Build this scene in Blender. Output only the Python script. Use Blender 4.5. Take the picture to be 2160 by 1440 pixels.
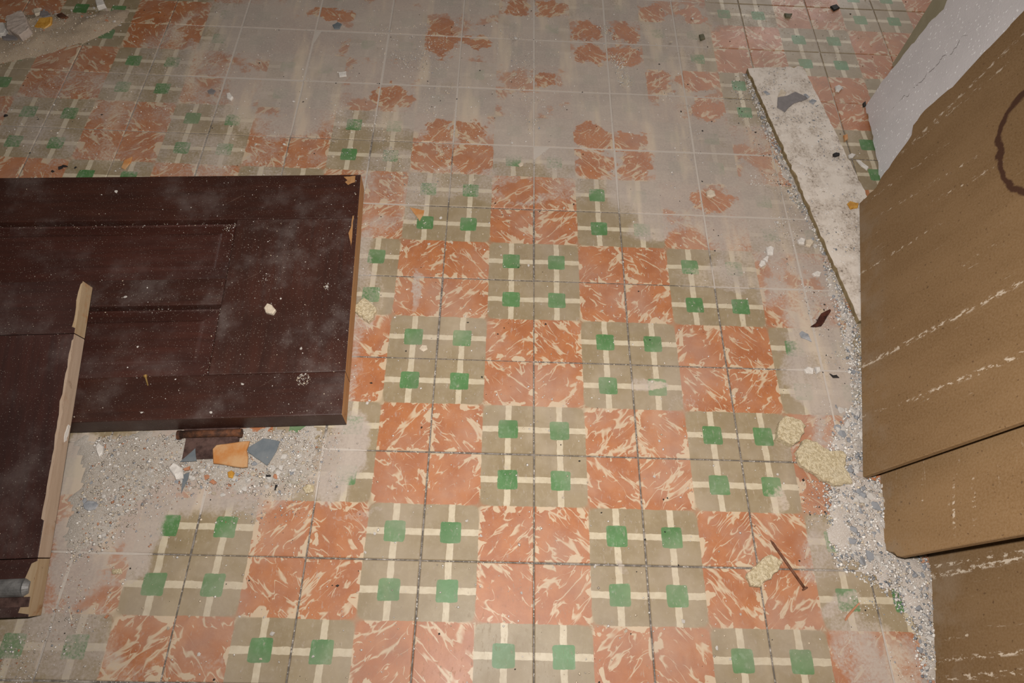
import bpy, bmesh, math, random
import numpy as np
from mathutils import Vector, Matrix, Euler, noise as mnoise

random.seed(7)
rng = np.random.default_rng(7)
for o in list(bpy.data.objects):
    bpy.data.objects.remove(o)
scn = bpy.context.scene
COL = scn.collection

# ------------------------------------------------------------------ camera
CAM_LOC = Vector((-0.0810, -0.6398, 1.2352))
CAM_ROT = Euler((0.505660, -0.037376, 0.015969), 'XYZ')
FPX = 1431.82
cd = bpy.data.cameras.new('camera')
cd.sensor_width = 36.0
cd.lens = FPX / 2160 * 36.0
cd.clip_start = 0.01
cam = bpy.data.objects.new('camera', cd)
cam.location = CAM_LOC
cam.rotation_euler = CAM_ROT
COL.objects.link(cam)
scn.camera = cam
scn.cycles.max_bounces = 2
scn.cycles.diffuse_bounces = 1
scn.cycles.glossy_bounces = 1

# ------------------------------------------------------------------ world, flash, exposure
w = bpy.data.worlds.new('dim_room')
scn.world = w
w.use_nodes = True
w.node_tree.nodes['Background'].inputs[0].default_value = (1.0, 0.9, 0.8, 1)
w.node_tree.nodes['Background'].inputs[1].default_value = 0.05
RC = CAM_ROT.to_matrix()
ld = bpy.data.lights.new('camera_flash', 'SPOT')
ld.energy = 95.0
ld.color = (1.0, 0.955, 0.91)
ld.spot_size = math.radians(166)
ld.spot_blend = 1.0
ld.shadow_soft_size = 0.022
flash = bpy.data.objects.new('camera_flash', ld)
flash.location = CAM_LOC + RC @ Vector((0.01, 0.10, 0.02))
tgt = Vector((0.15, 0.28, 0.0))
flash.rotation_euler = (tgt - flash.location).to_track_quat('-Z', 'Y').to_euler()
flash.scale = (1.42, 0.69, 1.0)      # a flash head throws wider than it is tall
COL.objects.link(flash)
dl_ = bpy.data.lights.new('added_far_fill', 'AREA')  # soft fill lamp added to lift the far right, read as daylight, source unseen
dl_.shape = 'RECTANGLE'; dl_.size = 0.95; dl_.size_y = 2.0
dl_.energy = 27.0
dl_.color = (1.0, 0.95, 0.93)
far_fill = bpy.data.objects.new('added_far_fill', dl_)
far_fill.location = (1.5, 2.86, 1.04)
far_fill.rotation_euler = Vector((-.25, -1, 0)).to_track_quat('-Z', 'Z').to_euler()
COL.objects.link(far_fill)
vs = scn.view_settings
vs.view_transform = 'Standard'
vs.look = 'None'
vs.exposure = 0.0
vs.gamma = 1.0
vs.use_curve_mapping = False

# ------------------------------------------------------------------ geometry of the room
def ray(x, y):
    return RC @ Vector(((x - 1080) / FPX, -(y - 720) / FPX, -1.0))
def P(x, y, z=0.0):
    d = ray(x, y)
    return CAM_LOC + d * ((z - CAM_LOC.z) / d.z)

# ------------------------------------------------------------------ node helper
class NT:
    def __init__(s, name):
        s.m = bpy.data.materials.new(name)
        s.m.use_nodes = True
        s.t = s.m.node_tree
        s.bsdf = s.t.nodes['Principled BSDF']
    def new(s, typ):
        return s.t.nodes.new(typ)
    def put(s, sock, v):
        if isinstance(v, bpy.types.NodeSocket):
            s.t.links.new(v, sock)
        elif isinstance(v, (tuple, list)) and len(v) == 3 and len(sock.default_value) == 4:
            sock.default_value = (*v, 1)
        else:
            sock.default_value = v
    def math(s, op, a, b=0.0, c=0.0, clamp=False):
        n = s.new('ShaderNodeMath'); n.operation = op; n.use_clamp = clamp
        for i, v in enumerate((a, b, c)):
            s.put(n.inputs[i], v)
        return n.outputs[0]
    def vmath(s, op, a, b=(0, 0, 0), scale=None):
        n = s.new('ShaderNodeVectorMath'); n.operation = op
        s.put(n.inputs[0], a)
        if op != 'SCALE':
            s.put(n.inputs[1], b)
        if scale is not None:
            s.put(n.inputs['Scale'], scale)
        return n.outputs['Value'] if op in ('LENGTH', 'DOT_PRODUCT', 'DISTANCE') else n.outputs[0]
    def mix(s, f, a, b, mode='MIX'):
        n = s.new('ShaderNodeMix'); n.data_type = 'RGBA'; n.blend_type = mode
        s.put(n.inputs[0], f); s.put(n.inputs[6], a); s.put(n.inputs[7], b)
        return n.outputs[2]
    def ss(s, v, lo, hi, a=0.0, b=1.0):
        n = s.new('ShaderNodeMapRange'); n.interpolation_type = 'SMOOTHSTEP'
        for i, q in enumerate((v, lo, hi, a, b)):
            s.put(n.inputs[i], q)
        return n.outputs[0]
    def lin(s, v, lo, hi, a=0.0, b=1.0):
        n = s.new('ShaderNodeMapRange')
        for i, q in enumerate((v, lo, hi, a, b)):
            s.put(n.inputs[i], q)
        return n.outputs[0]
    def noise(s, vec, scale=5.0, detail=4.0, rough=0.55, dist=0.0, col=False):
        n = s.new('ShaderNodeTexNoise')
        s.put(n.inputs['Vector'], vec)
        n.inputs['Scale'].default_value = scale
        n.inputs['Detail'].default_value = detail
        n.inputs['Roughness'].default_value = rough
        n.inputs['Distortion'].default_value = dist
        return n.outputs['Color'] if col else n.outputs['Fac']
    def voro(s, vec, scale, rnd=1.0, feature='F1'):
        n = s.new('ShaderNodeTexVoronoi'); n.feature = feature
        s.put(n.inputs['Vector'], vec)
        n.inputs['Scale'].default_value = scale
        n.inputs['Randomness'].default_value = rnd
        return n.outputs['Distance'], (n.outputs['Color'] if 'Color' in n.outputs else None)
    def obj(s):
        return s.new('ShaderNodeTexCoord').outputs['Object']
    def pos(s):
        return s.new('ShaderNodeNewGeometry').outputs['Position']
    def rand(s):
        return s.new('ShaderNodeObjectInfo').outputs['Random']
    def xyz(s, v):
        n = s.new('ShaderNodeSeparateXYZ'); s.put(n.inputs[0], v)
        return n.outputs
    def comb(s, x=0.0, y=0.0, z=0.0):
        n = s.new('ShaderNodeCombineXYZ')
        for i, v in enumerate((x, y, z)):
            s.put(n.inputs[i], v)
        return n.outputs[0]
    def mapping(s, v, loc=(0, 0, 0), rot=(0, 0, 0), scale=(1, 1, 1)):
        n = s.new('ShaderNodeMapping'); n.vector_type = 'TEXTURE'
        s.put(n.inputs[0], v)
        n.inputs[1].default_value = loc; n.inputs[2].default_value = rot; n.inputs[3].default_value = scale
        return n.outputs[0]
    def scl(s, v, sc):
        return s.vmath('MULTIPLY', v, sc)
    def done(s, col, rough=0.8, bump=None, bstr=0.3, bdist=0.002, spec=0.5, metal=0.0):
        s.put(s.bsdf.inputs['Base Color'], col)
        s.put(s.bsdf.inputs['Roughness'], rough)
        s.put(s.bsdf.inputs['Metallic'], metal)
        s.bsdf.inputs['Specular IOR Level'].default_value = spec
        if bump is not None:
            n = s.new('ShaderNodeBump')
            n.inputs['Strength'].default_value = bstr
            n.inputs['Distance'].default_value = bdist
            s.put(n.inputs['Height'], bump)
            s.t.links.new(n.outputs[0], s.bsdf.inputs['Normal'])
        return s.m

def mx(n, *v):
    r = v[0]
    for q in v[1:]:
        r = n.math('MAXIMUM', r, q)
    return r

# ------------------------------------------------------------------ dust lying on the floor
# (centre x, centre y, half width, half height, turn in degrees, amount) measured on the floor photo
DUST = [
    (165, 985, 90, 100, 0, .95),
    (1000, 130, 430, 190, 0, 1.0), (760, 60, 400, 150, 0, .95), (620, 190, 230, 110, 12, .85),
    (1180, 250, 330, 130, 0, .95), (1400, 270, 190, 230, 0, .92), (1330, 40, 260, 110, 0, .8),
    (1540, 420, 150, 170, -10, .78), (1660, 520, 150, 170, 0, .72), (1740, 780, 95, 260, 0, .75),
    (1540, 590, 120, 45, -25, .6), (1500, 480, 60, 40, 0, .75), (1690, 230, 160, 120, 0, .35),
    (430, 980, 300, 110, 0, .9), (220, 1100, 130, 220, 10, .95), (120, 1330, 200, 130, 0, .55),
    (720, 950, 70, 130, 0, .75), (300, 1400, 230, 60, 0, .35), (760, 640, 50, 260, 3, .5),
    (1790, 1280, 55, 45, 0, .5), (1850, 1380, 110, 130, 0, .6), (1740, 1150, 70, 90, 0, .45),
    (560, 120, 330, 150, 10, .62), (200, 240, 340, 150, 0, .46), (450, 330, 330, 70, 0, .46),
    (830, 390, 120, 110, 0, .58), (1060, 380, 330, 50, 0, .5), (1370, 475, 55, 30, 0, .75),
    (1380, 820, 28, 22, 0, .6), (1440, 870, 50, 40, 0, .45), (1630, 920, 45, 45, 0, .4),
    (760, 1100, 50, 14, 35, .5), (880, 615, 14, 55, 30, .55), (1330, 1210, 16, 22, 0, .5),
    (1640, 1030, 40, 40, 0, .55), (1790, 1265, 40, 28, 0, .65), (1560, 320, 130, 90, 0, .7),
    (1790, 70, 300, 140, 0, .33), (1150, 1380, 700, 90, 0, .12),
]
BARE = [(930, 78, 40, 50), (1005, 90, 42, 14), (1092, 15, 32, 24), (1160, 18, 40, 24), (1234, 66, 40, 26), (1318, 68, 36, 26), (1373, 33, 36, 26),
        (1245, 113, 42, 26), (1318, 120, 44, 30), (1390, 175, 30, 34), (1147, 168, 24, 22), (824, 202, 52, 28), (926, 274, 34, 30), (985, 276, 46, 26),
        (1253, 288, 50, 36), (1320, 300, 55, 24), (907, 328, 56, 40), (993, 330, 56, 38), (1252, 346, 52, 36), (1342, 346, 44, 36), (1463, 34, 34, 28),
        (1535, 84, 44, 28), (1612, 86, 46, 24), (1494, 231, 44, 26), (1472, 170, 46, 24), (1100, 400, 60, 30), (700, 30, 60, 18), (420, 60, 40, 34), (1500, 420, 60, 26)]
def px_ellipse(cx, cy, rx, ry):
    c = P(cx, cy)
    return c, (P(cx + rx, cy) - P(cx - rx, cy)).length / 2, (P(cx, cy + ry) - P(cx, cy - ry)).length / 2
def ellipse_field(n, wv, items, box, lo, hi):
    d = None
    for it in items:
        c, hx, hy = px_ellipse(*it[:4])
        amt = it[5] if len(it) > 4 else 1.0
        if box and (c.x + hx * 1.2 + .1 < box[0] or c.x - hx * 1.2 - .1 > box[1] or c.y + hy * 1.2 + .1 < box[2] or c.y - hy * 1.2 - .1 > box[3]):
            continue
        m = n.new('ShaderNodeVectorMath'); m.operation = 'MULTIPLY_ADD'
        n.put(m.inputs[0], wv); m.inputs[1].default_value = (1 / hx, 1 / hy, 0); m.inputs[2].default_value = (-c.x / hx, -c.y / hy, 0)
        f = n.ss(n.vmath('LENGTH', m.outputs[0]), hi, lo, 0.0, amt)
        d = f if d is None else n.math('MAXIMUM', d, f)
    if d is None:
        d = n.math('ADD', 0.0, 0.0)
    return d
def dust_amount(n, box=None, bare=False, more=()):
    p = n.pos()
    nz = n.vmath('SUBTRACT', n.noise(p, 7.0, 4.0, 0.6, col=True), (.5, .5, .5))
    d = ellipse_field(n, n.vmath('ADD', p, n.vmath('SCALE', nz, scale=0.16)), DUST + list(more), box, .55, 1.12)
    if not bare:
        return p, d
    nz2 = n.vmath('SUBTRACT', n.noise(p, 24.0, 4.0, 0.6, col=True), (.5, .5, .5))
    b = ellipse_field(n, n.vmath('ADD', p, n.vmath('SCALE', nz2, scale=0.09)), BARE, box, .45, 1.25)
    return p, d, n.ss(n.math('MULTIPLY_ADD', n.math('SUBTRACT', n.noise(p, 42, 4, .65), .5), 1.5, b), .40, .66)

def tile_material(box=None):
    n = NT('patterned_cement_tile')
    oc = n.obj(); r = n.rand()
    rv = n.comb(n.math('MULTIPLY', r, 37.0), n.math('MULTIPLY', r, 91.0), n.math('MULTIPLY', r, 53.0))
    loc = n.vmath('ADD', oc, rv)
    wob = n.vmath('SCALE', n.vmath('SUBTRACT', n.noise(loc, 60, 3, .6, col=True), (.5, .5, .5)), scale=0.0042)
    q = n.xyz(n.vmath('ADD', oc, wob))
    u = n.math('MULTIPLY', q[0], 10.0); v = n.math('MULTIPLY', q[1], 10.0)
    au = n.math('ABSOLUTE', u); av = n.math('ABSOLUTE', v)
    du = n.math('ABSOLUTE', n.math('SUBTRACT', au, .5)); dv = n.math('ABSOLUTE', n.math('SUBTRACT', av, .5))
    rust = n.ss(n.math('MULTIPLY', u, v), .004, -.004)
    g5 = n.math('POWER', n.math('ADD', n.math('POWER', du, 10.0), n.math('POWER', dv, 10.0)), 1 / 10)
    green = n.ss(g5, .192, .183)
    line = n.ss(n.math('MINIMUM', du, dv), .062, .054)
    # olive ground
    n1 = n.noise(loc, 16, 5, .6); n2 = n.noise(loc, 90, 4, .6)
    olive = n.mix(n.ss(n1, .3, .7), (.27, .203, .115), (.325, .250, .150))
    olive = n.mix(n.ss(n2, .45, .8, 0, .35), olive, (.40, .33, .22))
    cream = n.mix(n.ss(n2, .3, .7), (.52, .435, .30), (.60, .515, .37))
    grn = n.mix(n.ss(n1, .35, .65), (.076, .182, .058), (.105, .228, .082))
    grn = n.mix(n.ss(n2, .5, .75, 0, .3), grn, (.33, .42, .30))
    ol = n.mix(line, olive, cream)
    ol = n.mix(green, ol, grn)
    # rust marbling: cream veins running along one diagonal of the tile
    s = n.math('MULTIPLY', n.math('ADD', u, v), .707); t = n.math('MULTIPLY', n.math('SUBTRACT', u, v), .707)
    vv = n.vmath('ADD', n.comb(n.math('MULTIPLY', s, .95), n.math('MULTIPLY', t, 2.7)), rv)
    na = n.noise(vv, 1.25, 2.5, .5, .5)
    nb = n.noise(n.vmath('ADD', vv, (11, 5, 3)), 1.7, 1.5, .45, .6)
    wd = n.ss(n.noise(n.vmath('ADD', vv, (3, 7, 9)), 2.0, 2, .5), .44, .66, .0003, .046)
    va = n.math('SUBTRACT', 1.0, n.math('DIVIDE', n.math('ABSOLUTE', n.math('SUBTRACT', na, .5)), wd))
    vb = n.math('SUBTRACT', 1.0, n.math('DIVIDE', n.math('ABSOLUTE', n.math('SUBTRACT', nb, .53)), n.math('MULTIPLY', wd, .8)))
    vein = n.ss(n.math('MAXIMUM', va, vb), -.3, .95)
    eu = n.math('MINIMUM', au, n.math('SUBTRACT', 1.0, au)); ev = n.math('MINIMUM', av, n.math('SUBTRACT', 1.0, av))
    ed = n.math('MINIMUM', eu, ev)
    eb = n.ss(n.noise(loc, 34, 3, .5, .6), .48, .72, -.03, .19)
    blob = n.ss(n.math('SUBTRACT', eb, ed), -.01, .02)
    rc = n.mix(n.ss(n.noise(loc, 24, 4, .6), .3, .7), (.455, .178, .072), (.370, .134, .056))
    rc = n.mix(n.ss(n2, .55, .85, 0, .25), rc, (.55, .33, .21))
    ru = n.mix(n.math('MULTIPLY', n.math('MAXIMUM', vein, blob), .76), rc, (.63, .52, .355))
    col = n.mix(rust, ol, ru)
    # dust film, chalky scuffs
    p, d, bare = dust_amount(n, box, True)
    k = n.noise(p, 11, 4, .62)
    fine = n.noise(p, 190, 4, .65)
    cov = n.ss(n.math('ADD', n.math('ADD', d, n.math('MULTIPLY', n.math('SUBTRACT', k, .5), 1.1)), n.math('MULTIPLY', n.math('SUBTRACT', fine, .5), .9)), .16, .80)
    cov = n.math('MULTIPLY', cov, n.math('MULTIPLY', d, 2.2, clamp=True))
    k2 = n.noise(n.vmath('ADD', p, (4.3, 1.7, 0)), 8.5, 4, .6)
    ex = n.ss(n.math('ADD', k2, n.math('MULTIPLY', n.math('SUBTRACT', fine, .5), .18)), .535, .60)
    ex = n.math('MULTIPLY', ex, n.math('MULTIPLY_ADD', rust, .40, .14))
    ex = n.math('MAXIMUM', ex, n.math('MULTIPLY', bare, n.math('MULTIPLY', n.math('MULTIPLY_ADD', rust, .72, .12), n.ss(fine, .30, .46))))
    cov = n.math('MULTIPLY', cov, n.math('SUBTRACT', 1.0, ex))
    cov = n.math('MULTIPLY', cov, .94)
    thin = n.math('MULTIPLY', n.ss(n.noise(p, 5.0, 4, .65), .38, .70), .34)
    scuff = n.math('MULTIPLY', n.ss(n.noise(n.scl(p, (3.0, 1.0, 1.0)), 60, 3, .7), .56, .72), .50)
    chalk = n.math('MULTIPLY', n.ss(fine, .60, .72), n.ss(n.noise(p, 13, 3, .6), .42, .62, .08, .5))
    veil = mx(n, cov, thin, scuff, chalk)
    dcol = n.mix(n.ss(n.noise(p, 6, 4, .6), .35, .65), (.39, .328, .287), (.465, .388, .330))
    dcol = n.mix(n.ss(fine, .35, .7, 0, .35), dcol, (.56, .47, .39))
    dcol = n.mix(n.ss(n.noise(n.scl(p, (5.5, 1.0, 1.0)), 2.6, 3, .6), .50, .66, 0, .75), dcol, (.60, .49, .375))
    col = n.mix(veil, col, dcol)
    rough = n.lin(veil, 0, .8, .42, .92)
    bump = n.math('ADD', n.math('MULTIPLY', n2, .3), n.math('MULTIPLY', fine, .5))
    return n.done(col, rough, bump, .12, .001, spec=.4)

def joint_material():
    n = NT('dirty_joint')
    p, d = dust_amount(n, more=[(1780, 80, 340, 200, 0, .7)])
    k = n.noise(p, 120, 4, .6)
    c = n.mix(n.ss(k, .42, .62), (.135, .115, .095), (.27, .235, .205))
    c = n.mix(n.ss(n.noise(p, 230, 3, .6), .58, .66), c, (.55, .5, .44))
    c = n.mix(n.ss(d, .3, .65), c, (.52, .455, .395))
    return n.done(c, .95, k, .5, .002)

# ------------------------------------------------------------------ object helpers
def mesh_obj(name, verts, faces, mats, parent=None, midx=None, smooth=False):
    me = bpy.data.meshes.new(name)
    me.from_pydata([tuple(v) for v in verts], [], faces)
    for m in (mats if isinstance(mats, (list, tuple)) else [mats]):
        me.materials.append(m)
    if midx is not None:
        me.polygons.foreach_set('material_index', midx)
    if smooth:
        me.polygons.foreach_set('use_smooth', [True] * len(me.polygons))
    me.update()
    o = bpy.data.objects.new(name, me)
    COL.objects.link(o)
    o.parent = parent
    return o
def bm_obj(name, bm, mats, parent=None, smooth=False):
    bmesh.ops.recalc_face_normals(bm, faces=bm.faces)
    me = bpy.data.meshes.new(name)
    bm.to_mesh(me); bm.free()
    for m in (mats if isinstance(mats, (list, tuple)) else [mats]):
        me.materials.append(m)
    if smooth:
        me.polygons.foreach_set('use_smooth', [True] * len(me.polygons))
    o = bpy.data.objects.new(name, me)
    COL.objects.link(o)
    o.parent = parent
    return o
def tag(o, label=None, cat=None, group=None, kind=None):
    if label: o['label'] = label
    if cat: o['category'] = cat
    if group: o['group'] = group
    if kind: o['kind'] = kind
    return o
def empty(name, mat=None):
    o = bpy.data.objects.new(name, None)
    o.empty_display_size = .05
    COL.objects.link(o)
    if mat is not None:
        o.matrix_world = mat
    return o
def bevel(bm, off, seg=1):
    bmesh.ops.bevel(bm, geom=list(bm.edges), offset=off, segments=seg, affect='EDGES', profile=.6)
def box_bm(x0, x1, y0, y1, z0, z1, bev=0.0, seg=1):
    bm = bmesh.new()
    bmesh.ops.create_cube(bm, size=1)
    for v in bm.verts:
        v.co = Vector(((x0 + x1) / 2 + v.co.x * (x1 - x0), (y0 + y1) / 2 + v.co.y * (y1 - y0), (z0 + z1) / 2 + v.co.z * (z1 - z0)))
    if bev:
        bevel(bm, bev, seg)
    return bm

# ------------------------------------------------------------------ the floor and its tiles
M_JOINT = joint_material()
def plain_dust(x, y):
    d = 0.0
    for it in DUST:
        c, hx, hy = DUST_E[it]
        t = (1.12 - math.hypot((x - c.x) / hx, (y - c.y) / hy)) / .57
        t = max(0.0, min(1.0, t)); d = max(d, t * t * (3 - 2 * t) * it[5])
    return d
DUST_E = {it: px_ellipse(*it[:4]) for it in DUST}
fx = [-3.4] + [-2.2 + .05 * k for k in range(85)] + [3.4]
fy = [-2.4] + [-1.2 + .05 * k for k in range(63)] + [3.0]
fv = [(x, y, -.0028 + .0021 * max(0, min(1, (plain_dust(x, y) - .3) / .4))) for y in fy for x in fx]
ff = [(j * len(fx) + i, j * len(fx) + i + 1, (j + 1) * len(fx) + i + 1, (j + 1) * len(fx) + i) for j in range(len(fy) - 1) for i in range(len(fx) - 1)]
b0 = len(fv)
fv += [(-3.4, -2.4, -.06), (3.4, -2.4, -.06), (3.4, 3.0, -.06), (-3.4, 3.0, -.06)]
ff += [(b0 + 3, b0 + 2, b0 + 1, b0)]
floor = mesh_obj('floor', fv, ff, M_JOINT)
tag(floor, 'old cement tile floor with rust, olive and green checker pattern under dust', kind='structure')
def tile_mesh():
    H = .0986; c = .0013
    vs_, fs = [], []
    for (hh, z) in ((H - c, 0.0), (H, -c), (H, -.014)):
        vs_ += [(-hh, -hh, z), (hh, -hh, z), (hh, hh, z), (-hh, hh, z)]
    fs.append((0, 1, 2, 3))
    for L in (0, 4):
        for i in range(4):
            j = (i + 1) % 4
            fs.append((L + j, L + i, L + 4 + i, L + 4 + j))
    return vs_, fs
tv, tf = tile_mesh()
BLOCKS = {}
def block_material(i, j):
    k = ((i + 20) // 4, (j + 20) // 4)
    if k not in BLOCKS:
        x0, y0 = (k[0] * 4 - 20) * .2, (k[1] * 4 - 20) * .2
        BLOCKS[k] = tile_material((x0, x0 + .8, y0, y0 + .8))
    return BLOCKS[k]
tile0 = mesh_obj('tile', tv, tf, block_material(-11, -6), floor)
tile0.material_slots[0].link = 'OBJECT'
first = True
rest_v, rest_f = [], []
for j in range(-12, 15):
    for i in range(-17, 17):
        cx, cy = (i + .5) * .2, (j + .5) * .2
        odd = (i + j + 1) % 2
        a = math.pi / 2 * odd + random.choice((0, math.pi)) 
        near = -11 <= i < 9 and -6 <= j < 9
        z = random.uniform(-.0005, .0002)
        rot = Euler((random.gauss(0, .0012), random.gauss(0, .0012), a + random.gauss(0, .0012)))
        if near:
            o = tile0 if first else tile0.copy()
            if not first:
                COL.objects.link(o); o.parent = floor
            first = False
            o.location = (cx + random.gauss(0, .0003), cy + random.gauss(0, .0003), z)
            o.rotation_euler = rot
            o.material_slots[0].material = block_material(i, j)
        else:
            b = len(rest_v)
            m = Matrix.Translation((cx, cy, z)) @ rot.to_matrix().to_4x4()
            rest_v += [m @ Vector(q) for q in tv]
            rest_f += [tuple(b + k for k in f) for f in tf]
M_FAR = NT('far_tile')
_n = M_FAR
M_FAR = _n.done(_n.mix(_n.ss(_n.noise(_n.pos(), 6, 4), .4, .6), (.40, .27, .19), (.46, .39, .32)), .8)
rest = mesh_obj('tile_field', rest_v, rest_f, M_FAR, floor)
tag(rest, kind='stuff')

# unseen far wall, its doorway added as an opening for the fill lamp
# the wall the boards lean on, ending at an opening
WX = 0.992
def wall_material():
    n = NT('olive_plaster')
    p = n.pos(); k = n.noise(p, 9, 6, .6)
    c = n.mix(n.ss(k, .35, .65), (.34, .305, .205), (.42, .385, .27))
    return n.done(c, .85, n.noise(p, 60, 5, .6), .25, .003)
wy = 200.0
while P(1965 - wy / 1.6, wy).x < WX:      # foot of the wall corner, straight below its visible edge
    wy -= .5
wc = P(1965 - wy / 1.6, wy)
wall = bm_obj('wall_right', box_bm(WX, WX + .14, -2.3, wc.y, 0, 2.5, .004), wall_material())
tag(wall, 'olive plaster wall standing behind the leaning boards', kind='structure')
bmw = bmesh.new()
for (x0, x1, z0, z1) in ((-3.3, 1.0, 0, 2.5), (2.0, 3.3, 0, 2.5), (1.0, 2.0, 2.1, 2.5)):
    b_ = box_bm(x0, x1, 2.8, 2.92, z0, z1)
    me_ = bpy.data.meshes.new('t'); b_.to_mesh(me_); b_.free(); bmw.from_mesh(me_); bpy.data.meshes.remove(me_)
tag(bm_obj('wall_back', bmw, wall.data.materials[0]), 'unseen olive plaster far wall with a doorway added for the fill lamp', kind='structure')
# ------------------------------------------------------------------ materials of the things
def wood_material(name, along, dark, red, dust=.5, seed=0.0, worn=None):
    n = NT(name)
    oc = n.vmath('ADD', n.obj(), (seed, seed * 2.3, 0))
    sc = (2.0, 26.0, 8.0) if along == 'x' else (26.0, 2.0, 8.0)
    g = n.noise(n.scl(oc, sc), 3.0, 5, .6, .4)
    big = n.noise(oc, 5.5, 4, .6)
    c = n.mix(n.ss(g, .15, .85), dark, red)
    c = n.mix(n.ss(big, .40, .68, 0, .55), c, (dark[0] * .75, dark[1] * .75, dark[2] * .75))
    sm = n.noise(n.vmath('ADD', oc, (5, 2, 1)), 9, 6, .65)
    c = n.mix(n.ss(sm, .48, .75, 0, dust), c, (.145, .112, .100))
    sp = n.noise(oc, 420, 2, .5)
    c = n.mix(n.ss(sp, .66, .72, 0, .55), c, (.42, .36, .30))
    scr = n.noise(n.mapping(oc, rot=(0, 0, .6), scale=(1, .04, 1)), 9, 3, .6)
    c = n.mix(n.ss(scr, .69, .74, 0, .22), c, (.30, .22, .17))
    r = n.lin(sm, .3, .7, .34, .62)
    return n.done(c, r, g, .08, .001, spec=.45)
M_WOOD_X = wood_material('dark_varnish_long', 'x', (.036, .0135, .0095), (.064, .0215, .0135))
M_WOOD_Y = wood_material('dark_varnish_cross', 'y', (.040, .0165, .012), (.070, .0245, .016), .75, 3.1)  # heavier grey smudging on the end rail, part dust, part painted flash haze
M_WOOD_P = wood_material('dark_varnish_panel', 'x', (.040, .0140, .0100), (.072, .0225, .0150), .35, 7.7)
M_WOOD_B = wood_material('dark_varnish_slab', 'y', (.034, .0150, .0125), (.062, .0215, .0160), .4, 1.9)
M_WOOD_BX = wood_material('dark_varnish_slab_end', 'x', (.036, .0160, .0130), (.058, .0215, .0160), .4, 4.2)
def raw_wood(name, a, b, orange=0.0):
    n = NT(name)
    oc = n.obj()
    g = n.noise(n.scl(oc, (30, 3, 30)), 4, 5, .6)
    c = n.mix(n.ss(g, .3, .7), a, b)
    k = n.noise(oc, 13, 5, .65)
    c = n.mix(n.ss(k, .55, .68, 0, orange), c, (.34, .135, .035))
    c = n.mix(n.ss(n.noise(oc, 24, 5, .65), .60, .70, 0, .55), c, (.16, .085, .04))
    return n.done(c, .75, g, .2, .001)
M_RAW = raw_wood('bare_wood', (.40, .285, .20), (.47, .345, .25), .35)
M_RAW_END = raw_wood('bare_wood_end', (.36, .24, .13), (.43, .31, .19), .75)
M_RAW_OR = raw_wood('orange_bare_wood', (.38, .17, .05), (.46, .25, .11), .5)
def simple(name, a, b, scale=20, rough=.85, bump=.3, detail=5, spec=.4, metal=0.0, bd=.002):
    n = NT(name)
    oc = n.obj(); k = n.noise(oc, scale, detail, .65)
    return n.done(n.mix(n.ss(k, .35, .65), a, b), rough, n.noise(oc, scale * 4, detail, .65), bump, bd, spec, metal)
M_RUST = simple('rusted_iron', (.050, .022, .013), (.165, .062, .026), 60, .8, .5)
M_RUSTD = simple('dark_rusted_iron', (.036, .016, .012), (.110, .060, .048), 45, .7, .4)
M_NAIL = simple('rusty_nail_iron', (.10, .038, .018), (.20, .085, .045), 90, .7, .4)
M_STEEL = simple('dull_grey_metal', (.14, .135, .13), (.27, .26, .25), 40, .5, .2, metal=.25)
M_BLUE = simple('blue_grey_paint_flake', (.130, .150, .165), (.175, .190, .200), 30, .7, .2)
M_SLATE = simple('slate_paint_flake', (.195, .175, .170), (.235, .210, .205), 60, .8, .2)
M_ORANGE = simple('orange_glazed_shard', (.50, .20, .055), (.56, .33, .16), 22, .6, .2)
M_AMBER = simple('amber_resin_bit', (.44, .20, .025), (.62, .33, .06), 80, .45, .2)
M_WHITE = simple('white_plaster', (.62, .57, .52), (.78, .73, .67), 70, .9, .6)
M_PALE = simple('pale_cream_plaster', (.55, .45, .34), (.70, .60, .47), 70, .9, .6)
M_PINK = simple('pinkish_mortar', (.42, .34, .285), (.52, .43, .37), 40, .9, .5)
M_GREY = simple('blue_grey_chip', (.235, .245, .265), (.40, .40, .41), 60, .85, .5)
M_TERRA = simple('terracotta_crumb', (.42, .175, .090), (.54, .26, .15), 60, .9, .4)
M_DARK = simple('black_crumb', (.012, .010, .010), (.035, .028, .025), 60, .8, .4)
M_MAROON = simple('maroon_shard', (.030, .010, .008), (.090, .028, .018), 60, .35, .2)
M_OLIVEC = simple('olive_leaf_crumb', (.10, .095, .055), (.17, .15, .09), 60, .85, .4)
def fibre_core():
    n = NT('yellow_fibre_core')
    oc = n.obj()
    k = n.noise(oc, 160, 4, .7); b = n.noise(oc, 22, 4, .6)
    c = n.mix(n.ss(k, .36, .62), (.58, .46, .27), (.86, .73, .50))
    c = n.mix(n.ss(b, .5, .75, 0, .5), c, (.72, .63, .47))
    return n.done(c, .95, n.math('ADD', k, n.noise(oc, 420, 3, .7)), 1.0, .004)
M_FIBRE = fibre_core()
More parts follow.
